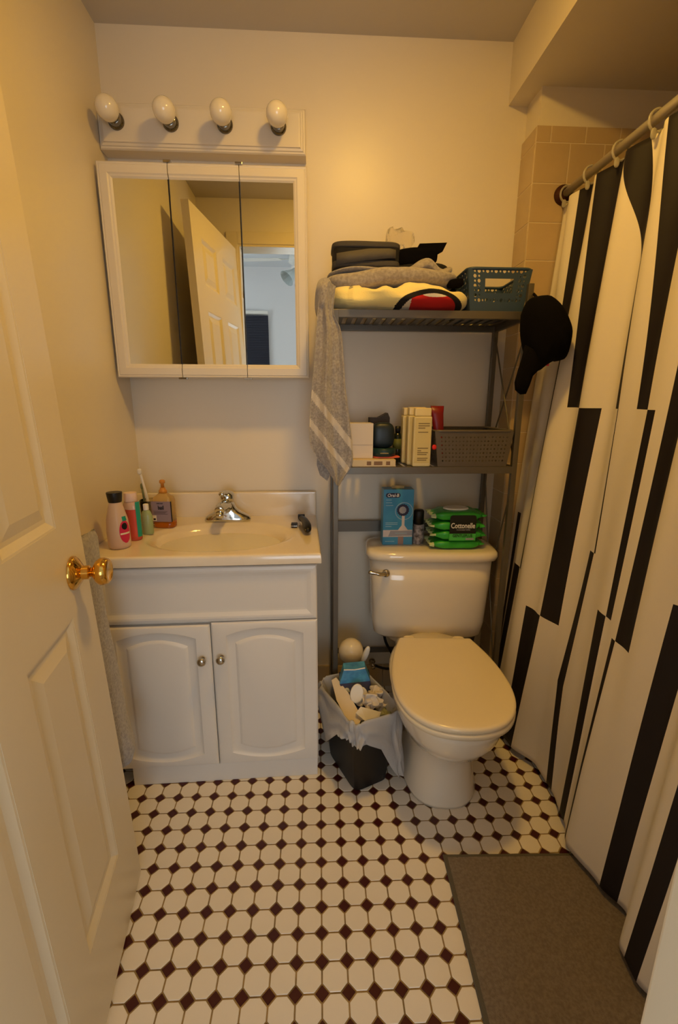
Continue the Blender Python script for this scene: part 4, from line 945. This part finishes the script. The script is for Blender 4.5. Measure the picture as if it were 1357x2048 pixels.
for i, (x, y, Yp, s, lab) in enumerate([(752, 1385, -.41, .024, 'crumpled tissue nearest the toilet in the bin'), (745, 1402, -.45, .026, 'crumpled tissue beside the white oval disc in the bin'), (765, 1410, -.44, .022, 'crumpled tissue at the right rim of the bin'), (772, 1428, -.47, .018, 'greenish wrapper scrap at the right rim of the bin'), (748, 1452, -.53, .018, 'small crumpled paper scrap at the front of the bin')]):
    t = litter('crumpled_tissue' if i != 3 else 'wrapper', lab, 'tissue' if i != 3 else 'wrapper')
    obj('wad', sq(tuple(px(x, y, Yp)), (s, s * .8, s * .75), 2.2, 14, s * .75, 62, i + 31), M_crump if i != 3 else mat('greenish_film', (150, 150, 110), .4), t)
dkp = litter('dark_wrapper', 'black and silver wrapper near the front of the bin', 'wrapper')
obj('sliver', sq(tuple(px(726, 1452, -.535)), (.012, .006, .020), 3, 6, .004, 40, 3), M_black, dkp, smooth=True)
obj('fill', sq((BC0.x, BC0.y, .17), (.068, .09, .04), 3, 8, .02, 20, 77), M_crump, thing('waste_paper', 'mass of waste paper filling the bin under the box', 'paper', (BC0.x, BC0.y, .13), BA))

# ================================================================== BATH MAT
bt = thing('bath_mat', 'brown-grey rectangular bath mat in front of the tub', 'mat', (1.19, -1.09, 0), math.radians(-2.2))
mw, ml = .212, .318
def mring(i, z): return [V((x, y, z)) for x, y in [(-mw + i, -ml + i), (mw - i, -ml + i), (mw - i, ml - i), (-mw + i, ml - i)]]
nx, ny = 60, 90
bm = bmesh.new(); vs = [[bm.verts.new((-mw + .010 + (2 * mw - .02) * i / nx, -ml + .010 + (2 * ml - .02) * j / ny, .0085 + .0012 * noise.noise(V((i * .9, j * .9, 0))) + .001 * noise.noise(V((i * .12, j * .12, 5))))) for j in range(ny + 1)] for i in range(nx + 1)]
for i in range(nx):
    for j in range(ny): bm.faces.new((vs[i][j], vs[i + 1][j], vs[i + 1][j + 1], vs[i][j + 1]))
obj('pile', bm, M_mat, bt, world=False, smooth=True)
obj('binding', loft([mring(.0, .0012), mring(0, .005), mring(.002, .0072), mring(.011, .0078), mring(.013, .0012)]), M_matb, bt, world=False)

# ================================================================== TUB, ROD, CURTAIN
tubo = thing('bathtub', 'white bathtub hidden behind the shower curtain', 'bathtub', (1.78, -.77, 0))
tx0, tx1, ty0, ty1 = 1.425, RX1 - .002, YF + .002, TUBY - .012
def tr(i, z, e=0): return [V((x, y, z)) for x, y in [(tx0 + i, ty0 + i), (tx1 - i, ty0 + i), (tx1 - i, ty1 - i), (tx0 + i, ty1 - i)]]
obj('shell', loft([tr(0, 0), tr(0, .36), tr(.004, .376), tr(.012, .38), tr(.06, .38), tr(.075, .37), tr(.12, .10), tr(.16, .07)]), M_porc, tubo)
rd = thing('curtain_rod', 'chrome shower rod across the tub opening', 'curtain rod', (1.457, -.76, 1.83))
RXX, RZ = 1.457, 1.832
obj('tube', tube([(RXX, TUBY - .010, RZ), (RXX, YF, RZ - .012)], .0115, 16), mat('rod_metal', (206, 200, 190), .28, .45), rd, smooth=True)
obj('flange', lathe([(.030, 0), (.029, .006), (.018, .012), (.0145, .02)], (RXX, TUBY - .0096, RZ), (0, -1, 0), n=24), mat('rusty_flange', (70, 36, 22), .6, .5), rd, smooth=True)
obj('flange', lathe([(.030, 0), (.029, .006), (.018, .012), (.0145, .02)], (RXX, YF, RZ - .012), (0, 1, 0), n=24), M_nickel, rd, smooth=True)
ringY = [-.135, -.262, -.392, -.524, -.655, -.785, -.915, -1.045, -1.175, -1.305, -1.40]
BT = [(-.10, 1.365), (-.16, 1.350), (-.23, 1.322), (-.31, 1.310), (-.408, 1.325), (-.5, 1.374), (-.6, 1.374), (-.70, 1.356), (-.775, 1.325), (-.88, 1.349), (-.94, 1.374), (-1.014, 1.312), (-1.065, 1.308), (-1.15, 1.355), (-1.25, 1.315), (-1.33, 1.36), (-1.43, 1.33)]
def bx_at(y):
    for (ya, xa), (yb3, xb) in zip(BT, BT[1:]):
        if yb3 <= y <= ya:
            t = (ya - y) / (ya - yb3); t = t * t * (3 - 2 * t); return xa + (xb - xa) * t
    return 1.345
ZTOP, ZBOT = 1.806, .028
def curtain_pt(y, z):
    t = (ZTOP - z) / (ZTOP - ZBOT)
    ph = (y + .135) / .13
    topw = .016 * math.cos(2 * PI * ph) * (1 - t) ** 1.3
    mid = .010 * math.sin(y * 34 + 1.3 + t * 1.4) * math.sin(PI * min(1, t * 1.15)) + .006 * math.sin(y * 71 + t * 3) * t * (1 - t)
    botw = (bx_at(y) - 1.345) * t ** 1.1
    x = 1.452 - .107 * t + topw + mid * .8 + botw
    zz = z + (.004 * math.cos(2 * PI * ph) - .004) * (1 - t) ** 6 + (-.012 * (y + .10)) * 0
    return V((x, y, zz - .012 * min(1, (-y - .1) / 1.3) * (1 - t)))
NU, NV = 330, 110
bm = bmesh.new(); uvl = bm.loops.layers.uv.new('cloth')
Ys = [-.118 - (1.418 - .118) * i / NU for i in range(NU + 1)]; Zs = [ZBOT + (ZTOP - ZBOT) * j / NV for j in range(NV + 1)]
vs = [[bm.verts.new(curtain_pt(y, z)) for z in Zs] for y in Ys]
for i in range(NU):
    for j in range(NV):
        f = bm.faces.new((vs[i][j], vs[i][j + 1], vs[i + 1][j + 1], vs[i + 1][j]))
        for l, (a, b) in zip(f.loops, ((i, j), (i, j + 1), (i + 1, j + 1), (i + 1, j))): l[uvl].uv = (-Ys[a], Zs[b])
SEG = [(-.142, -.166, .80, -.158, -.180, .2), (-.225, -.278, 1.9, -.238, -.285, 1.315), (-.285, -.310, 1.315, -.264, -.288, .63), (-.207, -.262, .63, -.205, -.250, 0),
       (-.326, -.400, 1.9, -.362, -.441, 1.175), (-.441, -.507, 1.175, -.429, -.497, .53), (-.354, -.429, .53, -.363, -.414, 0),
       (-.435, -.503, 1.81, -.544, -.567, 1.53), (-.544, -.567, 1.53, -.570, -.589, 1.175), (-.586, -.5895, 1.175, -.593, -.599, .795), (-.570, -.593, .795, -.530, -.563, .366), (-.530, -.563, .366, -.57, -.601, 0),
       (-.582, -.650, 1.9, -.653, -.698, 1.175), (-.698, -.725, 1.175, -.704, -.727, .665), (-.664, -.703, .665, -.672, -.702, 0),
       (-.745, -.800, 1.9, -.763, -.817, .63), (-.748, -.763, .63, -.745, -.757, 0), (-.93, -.97, 1.9, -.93, -.97, .785), (-.887, -.930, .785, -.879, -.919, 0),
       (-1.075, -1.12, 1.9, -1.075, -1.12, .9), (-1.033, -1.075, .9, -1.026, -1.068, 0), (-1.16, -1.21, 1.9, -1.16, -1.21, 1.1), (-1.21, -1.25, 1.1, -1.21, -1.25, 0), (-1.30, -1.35, 1.9, -1.30, -1.35, .7), (-1.35, -1.38, .7, -1.35, -1.38, 0)]
cm = bpy.data.materials.new('striped_curtain'); cm.use_nodes = True; nt = cm.node_tree; pb = nt.nodes['Principled BSDF']; pb.inputs['Roughness'].default_value = .62; pb.inputs['Specular IOR Level'].default_value = .3
uvn = nt.nodes.new('ShaderNodeUVMap'); uvn.uv_map = 'cloth'; sx2 = nt.nodes.new('ShaderNodeSeparateXYZ'); nt.links.new(uvn.outputs[0], sx2.inputs[0])
def mth(op, a, b=None, c=None):
    nd = nt.nodes.new('ShaderNodeMath'); nd.operation = op
    for i, q in enumerate((a, b, c)):
        if q is None: continue
        if isinstance(q, (int, float)): nd.inputs[i].default_value = q
        else: nt.links.new(q, nd.inputs[i])
    return nd.outputs[0]
U_, V_ = sx2.outputs[0], sx2.outputs[1]; acc = None
for a0, a1, zt, b0, b1, zb in SEG:
    k0 = (-a0 + b0) / (zt - zb); k1 = (-a1 + b1) / (zt - zb)
    lo = mth('MULTIPLY_ADD', V_, k0, -b0 - k0 * zb); hi = mth('MULTIPLY_ADD', V_, k1, -b1 - k1 * zb)
    mm = mth('MULTIPLY', mth('MULTIPLY', mth('GREATER_THAN', U_, lo), mth('LESS_THAN', U_, hi)), mth('MULTIPLY', mth('GREATER_THAN', V_, zb), mth('LESS_THAN', V_, zt)))
    acc = mm if acc is None else mth('MAXIMUM', acc, mm)
mx = nt.nodes.new('ShaderNodeMix'); mx.data_type = 'RGBA'; mx.inputs[6].default_value = lin((226, 218, 204)); mx.inputs[7].default_value = lin((26, 20, 24))
nt.links.new(acc, mx.inputs[0]); nt.links.new(mx.outputs[2], pb.inputs['Base Color'])
wn = nt.nodes.new('ShaderNodeTexNoise'); wn.inputs['Scale'].default_value = 900; bpn = nt.nodes.new('ShaderNodeBump'); bpn.inputs['Strength'].default_value = .15; bpn.inputs['Distance'].default_value = .001
nt.links.new(wn.outputs[0], bpn.inputs['Height']); nt.links.new(bpn.outputs[0], pb.inputs['Normal'])
sc = thing('shower_curtain', 'white shower curtain with staggered black vertical bars', 'shower curtain', (1.39, -.77, ZBOT))
co = obj('cloth', bm, cm, sc, smooth=True); md = co.modifiers.new('s', 'SOLIDIFY'); md.thickness = .0012; md.offset = 0
M_ring = mat('clear_ring', (225, 220, 205), .1, trans=.6)
for i, y in enumerate(ringY):
    p = curtain_pt(y, ZTOP); zc = RZ - .012 * (-y - .1) / 1.33
    path = [V((RXX + .021 * math.cos(a), y, zc - .006 + .023 * math.sin(a))) for a in [k * 2 * PI / 20 for k in range(22)]]
    words = ['nearest the tiled wall', 'second from the tiled wall', 'third from the tiled wall', 'fourth from the tiled wall', 'fifth from the tiled wall', 'sixth from the tiled wall', 'seventh from the tiled wall', 'eighth from the tiled wall', 'ninth from the tiled wall', 'tenth from the tiled wall', 'nearest the doorway wall']
    t = thing('curtain_ring', 'clear plastic curtain ring on the rod, ' + words[i], 'curtain ring', (RXX, y, zc - .03), group='clear rings on the shower rod')
    obj('hoop', tube(path, .0032, 8), M_ring, t, smooth=True)
    obj('clasp', sq((RXX - .008, y - .003, zc - .034), (.007, .004, .012), 2.5, 4), M_ring, t, smooth=True)

# ================================================================== TOWEL BEHIND THE DOOR
td = thing('door_towel', 'grey towel hanging behind the open door, edge showing by the vanity', 'towel', (.13, -.74, .30))
rows_ = [(.89, .136, .004), (.875, .144, .012), (.80, .146, .016), (.68, .152, .022), (.50, .163, .03), (.40, .170, .04), (.325, .190, .055), (.30, .182, .05), (.292, .165, .03)]
rings = []
for z_, xr, wx in rows_:
    rg = []
    for k in range(24):
        a = k * 2 * PI / 24; rg.append(V((xr - wx * .55 + wx * .55 * math.cos(a) * (1 + .12 * math.sin(3 * a + z_ * 9)), -.705 + .045 * math.sin(a) * (1 + .2 * math.sin(2 * a + z_ * 13)), z_ + .004 * math.sin(a * 4))))
    rings.append(rg)
obj('towel_body', loft(rings), M_terry, td, smooth=True)

for o_ in bpy.data.objects:
    if o_.type == 'MESH' and o_.parent and o_.name.split('.')[0] in ('lettering', 'fine_print'): o_['kind'] = 'stuff'

# the vanity stands slightly askew of the wall: turn cabinet, countertop and faucet together
PIV = Matrix.Translation((.668, 0, 0)); TW = Matrix.Translation((-.009, -.010, 0)) @ PIV @ Matrix.Rotation(.028, 4, 'Z') @ PIV.inverted()
for o_ in (va, ct, fa): o_.matrix_basis = TW @ o_.matrix_basis
